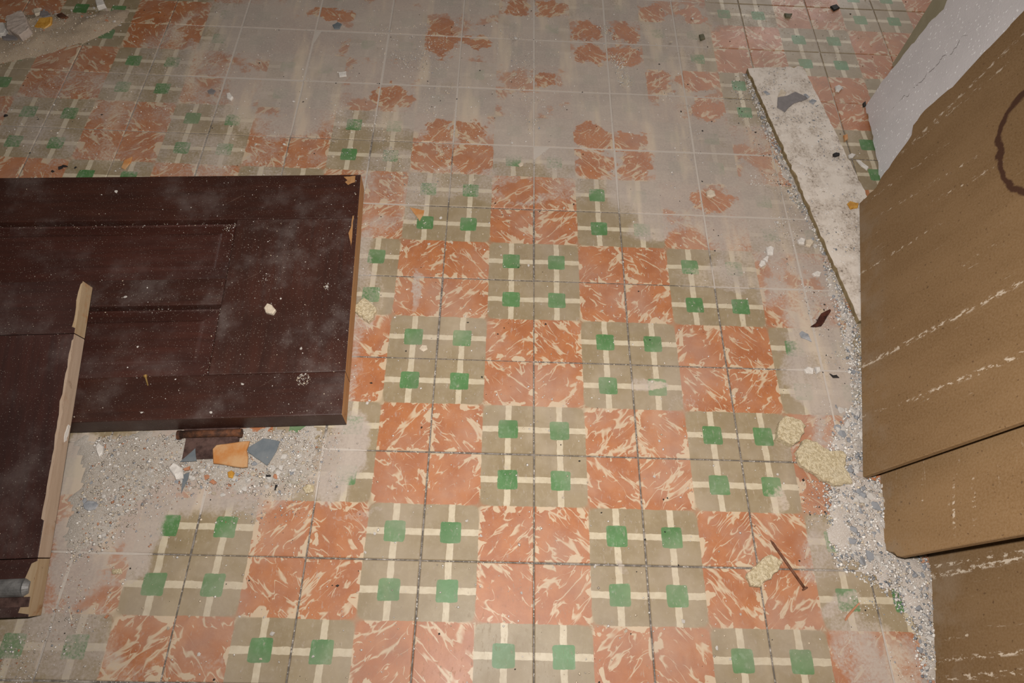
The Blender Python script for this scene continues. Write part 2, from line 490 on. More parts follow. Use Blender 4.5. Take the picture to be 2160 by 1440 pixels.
def board_brown(name, strokes, ring=None, seed=0.0, base=1.0, streak_axis=None):
    """brown back of a fibre ceiling board; strokes = chalky scrapes (x at y=0, slope, y0, y1, half width)"""
    n = NT(name)
    oc = n.obj(); so = n.vmath('ADD', oc, (seed, seed, 0))
    q = n.xyz(n.vmath('ADD', oc, n.vmath('SCALE', n.vmath('SUBTRACT', n.noise(so, 26, 3, .6, col=True), (.5, .5, .5)), scale=.006)))
    big = n.noise(n.scl(so, (1, .35, 1)), 9, 5, .6)
    k = n.noise(so, 260, 3, .6)
    c = n.mix(n.ss(big, .35, .68), (.196 * base, .112 * base, .046 * base), (.250 * base, .150 * base, .068 * base))
    c = n.mix(n.ss(k, .3, .7, 0, .45), c, (.31 * base, .205 * base, .115 * base))
    sp = n.noise(so, 150, 2, .5)
    c = n.mix(n.ss(sp, .66, .73, 0, .65), c, (.085, .042, .02))
    # grey chalk rubbed in near the foot
    foot = n.math('MULTIPLY', n.ss(q[1], .11, .0), n.ss(n.noise(so, 14, 5, .65), .42, .65, 0, .55))
    c = n.mix(foot, c, (.30, .225, .155))
    broke = n.noise(n.scl(so, (1, .45, 1)), 150, 4, .7)
    m = None
    for (x0, sl, y0, y1, hw, amt) in strokes:
        if streak_axis == 'y':
            a, b = q[1], q[0]
        else:
            a, b = q[0], q[1]
        d = n.math('ABSOLUTE', n.math('SUBTRACT', a, n.math('MULTIPLY_ADD', b, sl, x0)))
        f = n.math('MULTIPLY', n.ss(d, hw, hw * .25), n.math('MULTIPLY', n.ss(b, y0, y0 + .04), n.ss(b, y1, y1 - .05)))
        f = n.math('MULTIPLY', f, n.ss(broke, .66 - amt * .2, .72 - amt * .2))
        m = f if m is None else n.math('MAXIMUM', m, f)
    st = n.noise(n.scl(so, (1.0, .06, 1) if streak_axis != 'y' else (.06, 1.0, 1)), 110, 3, .6)
    m = mx(n, m, n.math('MULTIPLY', n.ss(st, .65, .75), n.ss(broke, .48, .62, 0, .6)))
    c = n.mix(n.math('MULTIPLY', m, .85), c, (.66, .56, .44))
    if ring:
        (cx, cy, rx, ry) = ring
        wv = n.vmath('ADD', oc, n.vmath('SCALE', n.vmath('SUBTRACT', n.noise(so, 22, 5, .6, col=True), (.5, .5, .5)), scale=.035))
        L = n.vmath('LENGTH', n.mapping(wv, (cx, cy, 0), (0, 0, 0), (rx, ry, 1e3)))
        rg = n.math('MULTIPLY', n.ss(L, .84, .90), n.ss(L, 1.06, 1.0))
        c = n.mix(n.math('MULTIPLY', n.ss(L, 1.02, .9), .12), c, (.13, .08, .03))
        c = n.mix(n.math('MULTIPLY', rg, .92), c, (.058, .022, .013))
    return n.done(c, .88, k, .25, .0015, spec=.25)
def board_white(name, base, dirt, stip, crack=False):
    n = NT(name)
    oc = n.obj()
    c = n.mix(n.ss(n.noise(oc, 10, 4, .6), .35, .65), base, tuple(v * .93 for v in base))
    vd, _ = n.voro(oc, 120, 1.0)
    gate = n.noise(oc, 70, 2, .5)
    dots = n.math('MULTIPLY', n.ss(vd, .34, .18), n.ss(gate, .46, .56))
    c = n.mix(n.math('MULTIPLY', dots, stip), c, (.96, .95, .95))
    if dirt:
        dn = n.noise(oc, 17, 6, .7); df = n.noise(n.vmath('ADD', oc, (2, 3, 4)), 150, 4, .7)
        c = n.mix(n.math('MULTIPLY', n.ss(dn, .42, .62), n.ss(df, .34, .62, .15, .75)), c, (.33, .255, .19))
        c = n.mix(n.math('MULTIPLY', n.ss(dn, .50, .60), n.ss(df, .585, .64, 0, .85)), c, (.075, .055, .045))
    else:
        df = n.noise(oc, 120, 3, .6)
        c = n.mix(n.ss(df, .70, .76, 0, .5), c, (.25, .23, .22))
    if crack:
        q = n.xyz(oc)
        f = n.math('MULTIPLY_ADD', n.math('SUBTRACT', n.noise(n.comb(0.0, q[1], 0.0), 16, 6, .65), .5), .09, crack)
        lin_ = n.math('ABSOLUTE', n.math('SUBTRACT', q[0], n.math('MULTIPLY_ADD', q[1], -.05, f)))
        m = n.math('MULTIPLY', n.ss(lin_, .0012, .0004), n.math('MULTIPLY', n.ss(q[1], .07, .1), n.ss(q[1], .34, .28)))
        m = n.math('MULTIPLY', m, n.ss(n.noise(oc, 40, 2, .5), .42, .5))
        c = n.mix(m, c, (.10, .08, .07))
    return n.done(c, .8, n.math('ADD', n.math('MULTIPLY', dots, .8), n.noise(oc, 200, 3, .6)), .35, .0016, spec=.3)

# ------------------------------------------------------------------ slabs from an outline
def ragged(pts, amp, step, seed=0, rag=None):
    """resample a closed outline, shaking the points of ragged edges"""
    r = random.Random(seed); out = []
    N = len(pts)
    for i in range(N):
        a = Vector(pts[i]); b = Vector(pts[(i + 1) % N])
        out.append(a)
        if rag is None or i in rag:
            k = max(1, int((b - a).length / step))
            d = (b - a).normalized(); nn = Vector((-d.y, d.x))
            for t in range(1, k):
                out.append(a.lerp(b, t / k) + nn * r.gauss(0, amp))
    return [(p.x, p.y) for p in out]
def slab_bm(outline, z0, z1, chamfer=0.0):
    """outline: counter-clockwise 2D points; a solid with an optional chamfer on the top rim"""
    bm = bmesh.new()
    n = len(outline)
    bot = [bm.verts.new((x, y, z0)) for x, y in outline]
    if chamfer:
        cx = sum(p[0] for p in outline) / n; cy = sum(p[1] for p in outline) / n
        mid = [bm.verts.new((x, y, z1 - chamfer)) for x, y in outline]
        top = []
        for x, y in outline:
            d = Vector((cx - x, cy - y)); L = d.length or 1
            d = d / L * min(chamfer, L * .3)
            top.append(bm.verts.new((x + d.x, y + d.y, z1)))
        rings = [bot, mid, top]
    else:
        top = [bm.verts.new((x, y, z1)) for x, y in outline]
        rings = [bot, top]
    f = bm.faces.new(top); g = bm.faces.new(bot[::-1])
    for A, B in zip(rings, rings[1:]):
        for i in range(n):
            j = (i + 1) % n
            bm.faces.new((A[i], A[j], B[j], B[i]))
    bmesh.ops.triangulate(bm, faces=[f, g])
    return bm
def ccw(pts):
    a = sum(pts[i][0] * pts[(i + 1) % len(pts)][1] - pts[(i + 1) % len(pts)][0] * pts[i][1] for i in range(len(pts)))
    return pts if a > 0 else pts[::-1]

# ------------------------------------------------------------------ boards leaning on the wall
def lean_frame(a, b, deg):
    """frame of a board whose foot runs from b (near) to a (far) on the floor: x along the foot, y up the board, z out of its face"""
    e1 = (a - b).normalized(); nh = Vector((e1.y, -e1.x, 0))
    e2 = nh * math.sin(math.radians(deg)) + Vector((0, 0, 1)) * math.cos(math.radians(deg))
    n = e1.cross(e2)
    if n.x > 0:
        n = -n
    m = Matrix((e1, e2, n)).transposed().to_4x4()
    m.translation = b
    return m
def on_plane(m, x, y):
    o = m.translation; n = m.col[2].to_3d(); d = ray(x, y)
    t = (o - CAM_LOC).dot(n) / d.dot(n)
    q = CAM_LOC + d * t - o
    return (q.dot(m.col[0].to_3d()), q.dot(m.col[1].to_3d()))
def board(name, frame, outline, thick, mats, label, amp=.0012, step=.012, seed=1, rag=None, face=None, facet=.0016):
    N_ = len(outline); cc = ccw(outline)
    if rag is not None and cc is not outline:
        rag = {(N_ - 2 - i) % N_ for i in rag}
    pts = ragged(cc, amp, step, seed, rag)
    e = empty(name, frame)
    if face is None:
        bm_obj('sheet', slab_bm(pts, -thick, 0, .0016), mats, e)
    else:
        bm_obj('core', slab_bm(pts, -thick, -facet), mats, e)
        r = random.Random(seed + 50)
        cx = sum(p[0] for p in pts) / len(pts); cy = sum(p[1] for p in pts) / len(pts)
        inn = []
        for x, y in pts:
            d = Vector((cx - x, cy - y)).normalized() * abs(r.gauss(.0, .0022))
            inn.append((x + d.x, y + d.y))
        bm_obj('painted_face', slab_bm(inn, -facet, 0), face, e)
    tag(e, label, 'board', kind='thing')
    return e

f1 = lean_frame(P(1812, 430, .016), P(1820, 1005, .016), 14)
o1 = [(0, 0), (on_plane(f1, 1812, 430)[0], 0)]
for q in ((1848, 395), (1858, 375), (1896, 322), (1922, 285), (1925, 265), (1950, 232), (2010, 182), (2045, 143), (2100, 86), (2160, 22)):
    o1.append(on_plane(f1, *q))
o1 += [(.84, .50), (.80, .545), (.40, .56), (.004, .57)]
S1 = [(on_plane(f1, 1815, 775), on_plane(f1, 2160, 592), .010, .9), (on_plane(f1, 1925, 842), on_plane(f1, 2160, 745), .010, .8),
      (on_plane(f1, 1812, 578), on_plane(f1, 1975, 478), .006, .7), (on_plane(f1, 1850, 455), on_plane(f1, 2060, 330), .008, .6),
      (on_plane(f1, 1905, 320), on_plane(f1, 2160, 70), .008, .85), (on_plane(f1, 1935, 295), on_plane(f1, 2130, 130), .010, .6),
      (on_plane(f1, 1830, 425), on_plane(f1, 2000, 300), .008, .5), (on_plane(f1, 1960, 430), on_plane(f1, 2110, 345), .009, .55),
      (on_plane(f1, 1870, 630), on_plane(f1, 1925, 590), .006, .55), (on_plane(f1, 1900, 850), on_plane(f1, 1960, 838), .012, .5),
      (on_plane(f1, 1815, 880), on_plane(f1, 1870, 860), .005, .7), (on_plane(f1, 2030, 560), on_plane(f1, 2100, 520), .012, .4)]
def strokes(S, swap=False):
    out = []
    for (a, b, hw, amt) in S:
        if swap:
            a, b = (a[1], a[0]), (b[1], b[0])
        if a[1] > b[1]:
            a, b = b, a
        sl = (b[0] - a[0]) / max(1e-4, (b[1] - a[1]))
        out.append((a[0] - sl * a[1], sl, a[1] - .02, b[1] + .03, hw * .75, amt * .85))
    return out
ra, rb = on_plane(f1, 2105, 300), on_plane(f1, 2160, 400)
rcx, rcy = on_plane(f1, 2178, 290)
M_B1 = board_brown('brown_board_back_stained', strokes(S1), (rcx, rcy, abs(rcx - on_plane(f1, 2178, 410)[0]), abs(rcy - on_plane(f1, 2106, 345)[1])), 0.0)
board('fibre_board', f1, o1, .009, M_B1, 'large brown fibre board with dark water stain ring leaning in front of the others', .0016, .011, 3, set(range(1, 12)))

f2 = lean_frame(P(1856, 1010) + f1.col[0].to_3d() * .5, P(1856, 1010), 14)
o2 = []
for q in ((1848, 1085), (1862, 1125), (1868, 1160), (1885, 1165), (1890, 1172), (1910, 1171), (2160, 1126)):
    o2.append(on_plane(f2, *q))
o2 = [(.28, 0), (on_plane(f2, 1857, 1090)[0], 0)] + [(x, max(y, .002)) for x, y in o2[1:]] + [(-.156, .86), (.28, .86)]
S2 = [(on_plane(f2, 2011, 1030), on_plane(f2, 2013, 1115), .005, .95), (on_plane(f2, 2052, 1010), on_plane(f2, 2056, 1105), .006, .6),
      (on_plane(f2, 2020, 985), on_plane(f2, 2003, 1060), .004, .6), (on_plane(f2, 1945, 1020), on_plane(f2, 1945, 1070), .004, .5)]
M_B2 = board_brown('brown_board_back_plain', strokes(S2, True), None, 3.0, 1.12, 'y')
board('fibre_board', f2, o2, .009, M_B2, 'middle brown fibre board with crumbled lower corner, behind the stained one', .0012, .010, 5, {1, 2, 3, 4, 5})

f3 = lean_frame(P(1956, 1165) + f1.col[0].to_3d() * .5, P(1956, 1165), 14)
S3 = [(on_plane(f3, 1958, 1196), on_plane(f3, 2160, 1163), .006, .8), (on_plane(f3, 1962, 1217), on_plane(f3, 2160, 1175), .010, .95),
      (on_plane(f3, 1980, 1392), on_plane(f3, 2160, 1375), .007, .85), (on_plane(f3, 1985, 1432), on_plane(f3, 2160, 1415), .009, .7),
      (on_plane(f3, 2000, 1345), on_plane(f3, 2050, 1335), .008, .6)]
M_B3 = board_brown('brown_board_back_scraped', strokes(S3), None, 6.0, .88)
board('fibre_board', f3, [(.30, 0), (-.62, -.0), (-.62, .83), (.30, .83)][::-1], .009, M_B3,
      'rearmost brown fibre board nearest the viewer with long chalky scrapes', .0006, .02, 8)

f4 = lean_frame(P(1825, 225), P(1855, 375), 11)
o4 = []
for q in ((1848, 330), (1835, 265), (1824, 226), (1838, 205), (1847, 193), (1863, 167), (1878, 148), (1893, 132), (1923, 93), (1947, 65), (1967, 38), (1992, 17), (1998, 0)):
    o4.append(on_plane(f4, *q))
o4 = [(-.14, 0), (0, 0)] + o4 + [(o4[-1][0] + .02, .50), (.20, .54), (-.14, .54)]
o4 = [(x, max(y, 0)) for x, y in o4]
M_W4 = board_white('white_stippled_paint', (.72, .685, .69), False, .9, .16)
M_CORE = simple('olive_fibre_edge', (.33, .28, .17), (.46, .41, .28), 40, .9, .4)
board('fibre_board', f4, o4, .013, M_CORE, 'white stippled board with hairline crack behind the brown boards', .0016, .010, 9, set(range(1, 14)), M_W4)

# long white strip lying on the floor
st = [P(1577, 143, .013), P(1693, 139, .013), P(1832, 415, .013), P(1812, 675, .013)]
sd = ((st[3] - st[0]).normalized())
so_ = st[0]
sy = Vector((-sd.y, sd.x, 0))
if (st[1] - st[0]).dot(sy) < 0: sy = -sy
sm_ = Matrix((sd, sy, sd.cross(sy))).transposed().to_4x4()
flip = sm_.col[2].z < 0
if flip:
    sm_ = Matrix((-sd, sy, (-sd).cross(sy))).transposed().to_4x4()
sm_.translation = Vector((so_.x, so_.y, .0132))
def loc2(m, v):
    q = v - m.translation
    return (q.dot(m.col[0].to_3d()), q.dot(m.col[1].to_3d()))
A = [loc2(sm_, v) for v in st]
wd_ = A[1][1]
sgn = 1 if A[3][0] > 0 else -1
Lr = A[2][0]
out_s = [(0, 0), (A[1][0], wd_), (sgn * .80, wd_), (sgn * .80, 0)]
M_WS = board_white('white_paint_worn', (.74, .655, .57), True, .3)
M_SCORE = simple('brown_fibre_edge', (.22, .155, .075), (.31, .23, .12), 60, .95, .4)
board('fibre_strip', sm_, out_s, .013, M_SCORE, 'dirty white board strip lying flat on the floor with brown edges', .0009, .012, 21, None, M_WS, .0012)

# ------------------------------------------------------------------ the panel door lying on the floor
DT, DB = .050, .012      # thickness, underside height
HZ = DT + DB
TR, BR, BLp = P(750, 368, HZ), P(722, 874, HZ), P(160, 890, HZ)
du_ = (BR - BLp).normalized(); dv_ = Vector((-du_.y, du_.x, 0))
DW = (TR - BR).length
door_m = Matrix((du_, dv_, Vector((0, 0, 1)))).transposed().to_4x4()
door_m.translation = BR
def dl(x, y, z=HZ):
    q = P(x, y, z) - BR
    return q.dot(du_), q.dot(dv_)
door = empty('panel_door', door_m)
tag(door, 'dark varnished panel door lying flat on the tile floor under the other door slab', 'door', kind='thing')
DL = -1.95
xr = (dl(497, 457)[0] + dl(443, 790)[0]) / 2            # inner edge of the end rail
v1a = (dl(497, 457)[1] + dl(0, 473)[1]) / 2            # far panel, far edge
v1b = (dl(470, 583)[1] + dl(200, 594)[1]) / 2
v2a = (dl(466, 640)[1] + dl(200, 647)[1]) / 2
v2b = (dl(443, 790)[1] + dl(180, 797)[1]) / 2
G = .0006
def door_part(name, x0, x1, y0, y1, mat, z0=-DT, z1=0.0, bev=.0022, raw=False):
    bm = box_bm(x0, x1, y0, y1, z0, z1, bev, 2)
    o = bm_obj(name, bm, [mat, M_RAW_OR], door)
    if raw:
        for f in o.data.polygons:
            if f.normal.x > .5:
                f.material_index = 1
    return o
door_part('stile', DL, -.0006, v1a, DW, M_WOOD_X, raw=True)
door_part('stile', DL, -.0004, 0, v2b, M_WOOD_X, raw=True)
door_part('rail', xr, 0, v2b + G, v1a - G, M_WOOD_Y, z1=-.0006, raw=True)
door_part('rail', DL, DL + .22, v2b + G, v1a - G, M_WOOD_Y, z1=-.0006)
door_part('muntin', DL + .22 + G, xr - G, v2a, v1b, M_WOOD_X, z1=-.0008)
def panel(x0, x1, y0, y1):
    bm = bmesh.new()
    prof = [(-.004, -.020), (.004, -.0125), (.007, -.0155), (.030, -.0115), (.033, -.0085), (.036, -.0075)]
    rings = []
    for ins, z in prof:
        rings.append([bm.verts.new(c) for c in ((x0 + ins, y0 + ins, z), (x1 - ins, y0 + ins, z), (x1 - ins, y1 - ins, z), (x0 + ins, y1 - ins, z))])
    low = [bm.verts.new((v.co.x, v.co.y, -.034)) for v in rings[0]]
    rings.insert(0, low)
    for a, b in zip(rings, rings[1:]):
        for i in range(4):
            j = (i + 1) % 4
            bm.faces.new((a[i], a[j], b[j], b[i]))
    bm.faces.new(rings[-1]); bm.faces.new(low[::-1])
    return bm_obj('panel', bm, M_WOOD_P, door)
panel(DL + .22, xr, v1b, v1a)
panel(DL + .22, xr, v2b, v2a)
# bare orange wood where the varnish flaked off the far corner
def to_local(m, w_):
    return m.inverted() @ w_
fl = [dl(725, 373), dl(750, 371), dl(749, 384), dl(742, 386), dl(734, 390), dl(728, 384), dl(733, 380)]
bm_obj('bare_patch', slab_bm(ragged(ccw(fl), .0006, .006, 3), -.001, .0004), M_RAW_OR, door)
fl = [dl(744, 455), dl(746, 455), dl(741, 520), dl(735, 492), dl(740, 480)]
bm_obj('bare_patch', slab_bm(ragged(ccw(fl), .0004, .006, 4), -.001, .0003), M_RAW_OR, door)
# hinge on the near long edge
hinge = bpy.data.objects.new('hinge', None); COL.objects.link(hinge); hinge.parent = door
tag(hinge, 'rusted butt hinge with one leaf lying on the rubble')
hx0, hx1 = dl(381, 910, .012)[0], dl(508, 905, .012)[0]
hy = dl(445, 914, .012)[1]
def cyl_bm(p0, p1, r0, r1=None, seg=12, caps=True):
    bm = bmesh.new()
    p0, p1 = Vector(p0), Vector(p1); r1 = r0 if r1 is None else r1
    d = (p1 - p0).normalized()
    a = d.orthogonal().normalized(); b = d.cross(a)
    A, B = [], []
    for k in range(seg):
        t = 2 * math.pi * k / seg
        o = a * math.cos(t) + b * math.sin(t)
        A.append(bm.verts.new(p0 + o * r0)); B.append(bm.verts.new(p1 + o * r1))
    for k in range(seg):
        j = (k + 1) % seg
        bm.faces.new((A[k], A[j], B[j], B[k]))
    if caps:
        bm.faces.new(A[::-1]); bm.faces.new(B)
    return bm
hz = .012 - HZ
bm_obj('barrel', cyl_bm((hx0, hy, hz), (hx1, hy, hz), .0072, seg=14), M_RUST, hinge, True)
for xx in (hx0 - .004, hx1 - .003):
    bm_obj('pin_head', cyl_bm((xx, hy - .001, hz), (xx + .006, hy - .001, hz), .0088, seg=12), M_RUST, hinge)
ly = dl(445, 968, .004)[1]
bm_obj('leaf', box_bm(hx0 + .010, hx1 - .002, ly, hy - .003, .004 - HZ, .0075 - HZ, .0008), M_RUSTD, hinge)
bm_obj('leaf', box_bm(hx0 + .006, hx1 - .002, hy + .003, hy + .035, -.0055 - HZ + .0145, -.002 - HZ + .0145, .0008), M_RUSTD, hinge)

# ------------------------------------------------------------------ second door slab resting on the first
BT = .034
n0, n1, f0 = P(60, 1301, BT + .002), P(-420, 1306, BT + .002), P(175, 592, BT + .117)
by = (f0 - n0).normalized()
bx = (n0 - n1).normalized(); bx = (bx - by * bx.dot(by)).normalized()
slab_m = Matrix((bx, by, bx.cross(by))).transposed().to_4x4()
slab_m.translation = n0
BLen = (f0 - n0).length
slab = empty('door_slab', slab_m)
tag(slab, 'dark door slab with pale bare wood edge resting across the panel door', 'door', kind='thing')
def bl(x, y):
    a, b = on_plane(slab_m, x, y)
    return a, b
j1 = bl(155, 703)[1]; j2 = bl(75, 1177)[1]
def slab_part(name, y0, y1, mat, raw, wob=0):
    # right hand edge slightly uneven, bare wood on that side and a worn arris
    x1 = 0.0
    bm = box_bm(-1.1, x1, y0, y1, -BT, 0, .0016, 2)
    o = bm_obj(name, bm, [mat, raw], slab)
    for f in o.data.polygons:
        if f.normal.x > .45:
            f.material_index = 1
    return o
slab_part('stile', j1 + .0005, BLen, M_WOOD_BX, M_RAW_END)
slab_part('rail', j2 + .0005, j1 - .0005, M_WOOD_B, M_RAW)
slab_part('stile', 0, j2 - .0005, M_WOOD_BX, M_RAW_END)
# worn bare arris along the top of the edge
for k, (ya, yb, wdt) in enumerate(((j1 + .01, BLen - .003, .006), (j2 + .06, j1 - .01, .005), (.004, j2 - .004, .017))):
    pts = [(0.0004, ya), (0.0004, yb), (-wdt * .5, yb - .004), (-wdt, (ya * .4 + yb * .6)), (-wdt * .7, (ya * .7 + yb * .3)), (-wdt, ya + .003)]
    bm_obj('bare_edge', slab_bm(ragged(ccw(pts), .0006, .012, 30 + k), -.002, .0004), M_RAW_END if k != 1 else M_RAW, slab)
# grey metal bolt let into the near stile
yb0 = bl(20, 1240)[1]; xb1 = bl(62, 1240)[0]
bolt = bm_obj('flush_bolt', cyl_bm((-1.0, yb0, -.004), (xb1 - .008, yb0, -.004), .0150, seg=20), M_STEEL, slab, False)
bolt['label'] = 'dull grey round metal bolt'
bm_obj('bolt_tip', cyl_bm((xb1 - .008, yb0, -.004), (xb1, yb0, -.005), .0150, .0105, seg=20), M_STEEL, slab)
bm_obj('bolt_plate', box_bm(-1.0, xb1 + .004, yb0 - .030, yb0 - .0145, -.003, .0012, .0006), M_RUSTD, slab)
ln = bl(40, 1199)[1]
bm_obj('groove_bead', box_bm(-1.0, bl(58, 1199)[0], ln - .0012, ln + .0012, -.002, .0010, .0004), M_WOOD_BX, slab)
smear = bm_obj('plaster_smear', slab_bm(ragged(ccw([(0, 0), (.006, .004), (.010, .03), (.004, .032), (-.002, .012)]), .0008, .004, 2), 0, .0012), M_WHITE, slab)
smear.location = (.0, j2 + .195, -.020)
smear.rotation_euler = (0, math.pi / 2, 0)
# ------------------------------------------------------------------ loose rubble: mounds, grit, chips
def in_poly(poly, x, y):
    c = False; n = len(poly); j = n - 1
    for i in range(n):
        xi, yi = poly[i]; xj, yj = poly[j]
        if (yi > y) != (yj > y) and x < (xj - xi) * (y - yi) / (yj - yi) + xi:
            c = not c
        j = i
    return c
def poly_dist(poly, x, y):
    best = 1e9; n = len(poly)
    for i in range(n):
        ax, ay = poly[i]; bx_, by_ = poly[(i + 1) % n]
        dx, dy = bx_ - ax, by_ - ay
        t = max(0, min(1, ((x - ax) * dx + (y - ay) * dy) / (dx * dx + dy * dy + 1e-12)))
        best = min(best, math.hypot(x - ax - t * dx, y - ay - t * dy))
    return best
def world_poly(px):
    return [(P(*q).x, P(*q).y) for q in px]
MOUNDS = []
def mound_height(poly, hmax, fall, x, y, seed):
    if not in_poly(poly, x, y):
        return 0.0
    d = poly_dist(poly, x, y)
    t = min(1, d / fall); t = t * t * (3 - 2 * t)
    k = mnoise.fractal(Vector((x * 14 + seed, y * 14, seed)), 1.0, 2.0, 4)
    k2 = mnoise.fractal(Vector((x * 90 + seed, y * 90, seed)), 1.0, 2.0, 3)
    return max(0.0, hmax * t * (.75 + .45 * k) + .0011 * k2 * min(1, t * 3))
def ground(x, y):
    z = 0.0
    for (poly, h, f, s) in MOUNDS:
        z = max(z, mound_height(poly, h, f, x, y, s))
    return z
def sand_material(name, a, b, g1, g2):
    n = NT(name)
    p = n.pos()
    c = n.mix(n.ss(n.noise(p, 14, 5, .6), .35, .65), a, b)
    vd, vc = n.voro(p, 420)
    f = n.noise(p, 520, 3, .7)
    c = n.mix(n.ss(f, .52, .66, 0, .8), c, g1)
    c = n.mix(n.ss(f, .40, .30, 0, .75), c, g2)
    return n.done(c, .97, f, .8, .002, spec=.2)
def mound(name, px, hmax, fall, cell, mat, label, seed):
    poly = world_poly(px)
    x0, x1 = min(p[0] for p in poly), max(p[0] for p in poly)
    y0, y1 = min(p[1] for p in poly), max(p[1] for p in poly)
    nx, ny = int((x1 - x0) / cell) + 2, int((y1 - y0) / cell) + 2
    idx = {}; vs_ = []; fs = []
    hh = {}
    for i in range(nx):
        for j in range(ny):
            x, y = x0 + i * cell, y0 + j * cell
            jx = .012 * mnoise.noise(Vector((x * 40, y * 40, seed))) + .02 * mnoise.noise(Vector((x * 13, y * 13, seed + 5)))
            h = mound_height(poly, hmax, fall, x + jx, y + jx, seed)
            hh[i, j] = h
    for i in range(nx - 1):
        for j in range(ny - 1):
            q = [(i, j), (i + 1, j), (i + 1, j + 1), (i, j + 1)]
            if max(hh[k] for k in q) > .0007:
                f = []
                for k in q:
                    if k not in idx:
                        idx[k] = len(vs_)
                        h = hh[k]
                        vs_.append((x0 + k[0] * cell, y0 + k[1] * cell, h if h > .0007 else -.0018))
                    f.append(idx[k])
                fs.append(tuple(f))
    o = mesh_obj(name, vs_, fs, mat, smooth=True)
    tag(o, label, 'rubble', kind='stuff')
    MOUNDS.append((poly, hmax, fall, seed))
    return o
M_SAND_R = sand_material('grey_plaster_sand', (.50, .435, .375), (.57, .50, .44), (.74, .70, .66), (.20, .19, .19))
M_SAND_L = sand_material('grey_mortar_sand', (.43, .375, .315), (.49, .43, .37), (.66, .62, .57), (.19, .165, .14))
M_SAND_T = sand_material('tan_sand', (.44, .335, .235), (.50, .39, .28), (.60, .50, .39), (.26, .19, .13))
RIGHT = [(1945, 1440), (1922, 1330), (1880, 1262), (1800, 1213), (1758, 1190), (1748, 1120), (1735, 1030), (1745, 950), (1760, 900), (1800, 850), (1790, 790),
         (1782, 740), (1772, 690), (1745, 610), (1735, 540), (1712, 480), (1668, 420), (1638, 340), (1610, 270), (1583, 205), (1566, 155), (1585, 155),
         (1700, 420), (1812, 670), (1840, 1000), (1905, 1010), (1905, 1120), (1925, 1165), (1990, 1175), (2005, 1440)]
mound('plaster_rubble', RIGHT, .0085, .045, .0058, M_SAND_R, 'pale gravelly plaster rubble heaped along the foot of the boards and strip', 11.0)
LEFT = [(150, 905), (380, 897), (560, 888), (665, 884), (690, 930), (680, 985), (655, 1025), (600, 1050), (520, 1042), (440, 1035), (350, 1020), (310, 1060), (255, 1130), (225, 1160), (150, 1190), (118, 1150), (135, 1020)]
mound('mortar_rubble', LEFT, .0038, .05, .0058, M_SAND_L, 'thin spread of grey mortar crumbs below the panel door hinge', 23.0)
TOPL = [(-60, 60), (0, 45), (60, 28), (120, 24), (190, 26), (240, 18), (266, 28), (262, 48), (235, 68), (185, 92), (120, 112), (60, 126), (0, 142), (-60, 150)]
mound('sand_drift', TOPL, .014, .05, .0075, M_SAND_T, 'low drift of tan sand in the dim far corner of the floor', 31.0)

def grit_material():
    n = NT('mixed_grit')
    a = n.new('ShaderNodeAttribute'); a.attribute_name = 'tint'
    return n.done(a.outputs['Color'], .9, spec=.3)
M_GRIT = grit_material()
TINTS = {'w': (.74, .70, .65), 'c': (.66, .55, .41), 'g': (.33, .335, .35), 'b': (.20, .215, .235), 'k': (.04, .035, .03), 't': (.45, .22, .13), 's': (.50, .43, .36)}
OCT = np.array([(1, 0, 0), (-1, 0, 0), (0, 1, 0), (0, -1, 0), (0, 0, 1), (0, 0, -.5)], float)
OCF = np.array([(0, 2, 4), (2, 1, 4), (1, 3, 4), (3, 0, 4), (2, 0, 5), (1, 2, 5), (3, 1, 5), (0, 3, 5)])
def grit(name, pts, sizes, tints, label, parent=None, cat='debris'):
    n = len(pts)
    pts = np.array(pts, float); sizes = np.array(sizes, float)
    sh = OCT[None] * (1 + rng.uniform(-.45, .45, (n, 6, 3))) * sizes[:, None, None]
    sh[:, :, 0] *= rng.uniform(.7, 1.5, (n, 1)); sh[:, :, 2] *= rng.uniform(.45, .9, (n, 1))
    a = rng.uniform(0, 6.283, n); ca, sa = np.cos(a)[:, None], np.sin(a)[:, None]
    X = sh[:, :, 0] * ca - sh[:, :, 1] * sa; Y = sh[:, :, 0] * sa + sh[:, :, 1] * ca
    V = np.stack([X, Y, sh[:, :, 2]], -1) + pts[:, None]
    F = (OCF[None] + np.arange(n)[:, None, None] * 6).reshape(-1, 3)
    me = bpy.data.meshes.new(name)
    me.vertices.add(n * 6); me.vertices.foreach_set('co', V.astype(np.float32).ravel())
    me.loops.add(len(F) * 3); me.loops.foreach_set('vertex_index', F.astype(np.int32).ravel())
    me.polygons.add(len(F)); me.polygons.foreach_set('loop_start', np.arange(len(F), dtype=np.int32) * 3)
    me.update(calc_edges=True)
    at = me.attributes.new('tint', 'FLOAT_COLOR', 'POINT')
    cols = np.array([TINTS[t] for t in tints]) * rng.uniform(.8, 1.15, (n, 1))
    C4 = np.concatenate([np.repeat(cols, 6, 0), np.ones((n * 6, 1))], 1)
    at.data.foreach_set('color', C4.astype(np.float32).ravel())
    me.materials.append(M_GRIT)
    o = bpy.data.objects.new(name, me); COL.objects.link(o); o.parent = parent
    tag(o, label, cat, kind='stuff')
    return o
KEEP_OUT = [[tuple((door_m @ Vector(q))[:2]) for q in ((.004, -.004, 0), (.004, DW + .004, 0), (-1.9, DW + .004, 0), (-1.9, -.004, 0))],
            [tuple((slab_m @ Vector(q))[:2]) for q in ((.012, -.01, 0), (.012, BLen, 0), (-1.1, BLen, 0), (-1.1, -.01, 0))],
            [tuple((sm_ @ Vector(q))[:2]) for q in ((0, 0, 0), (0, wd_, 0), (sgn * .80, wd_, 0), (sgn * .80, 0, 0))]]
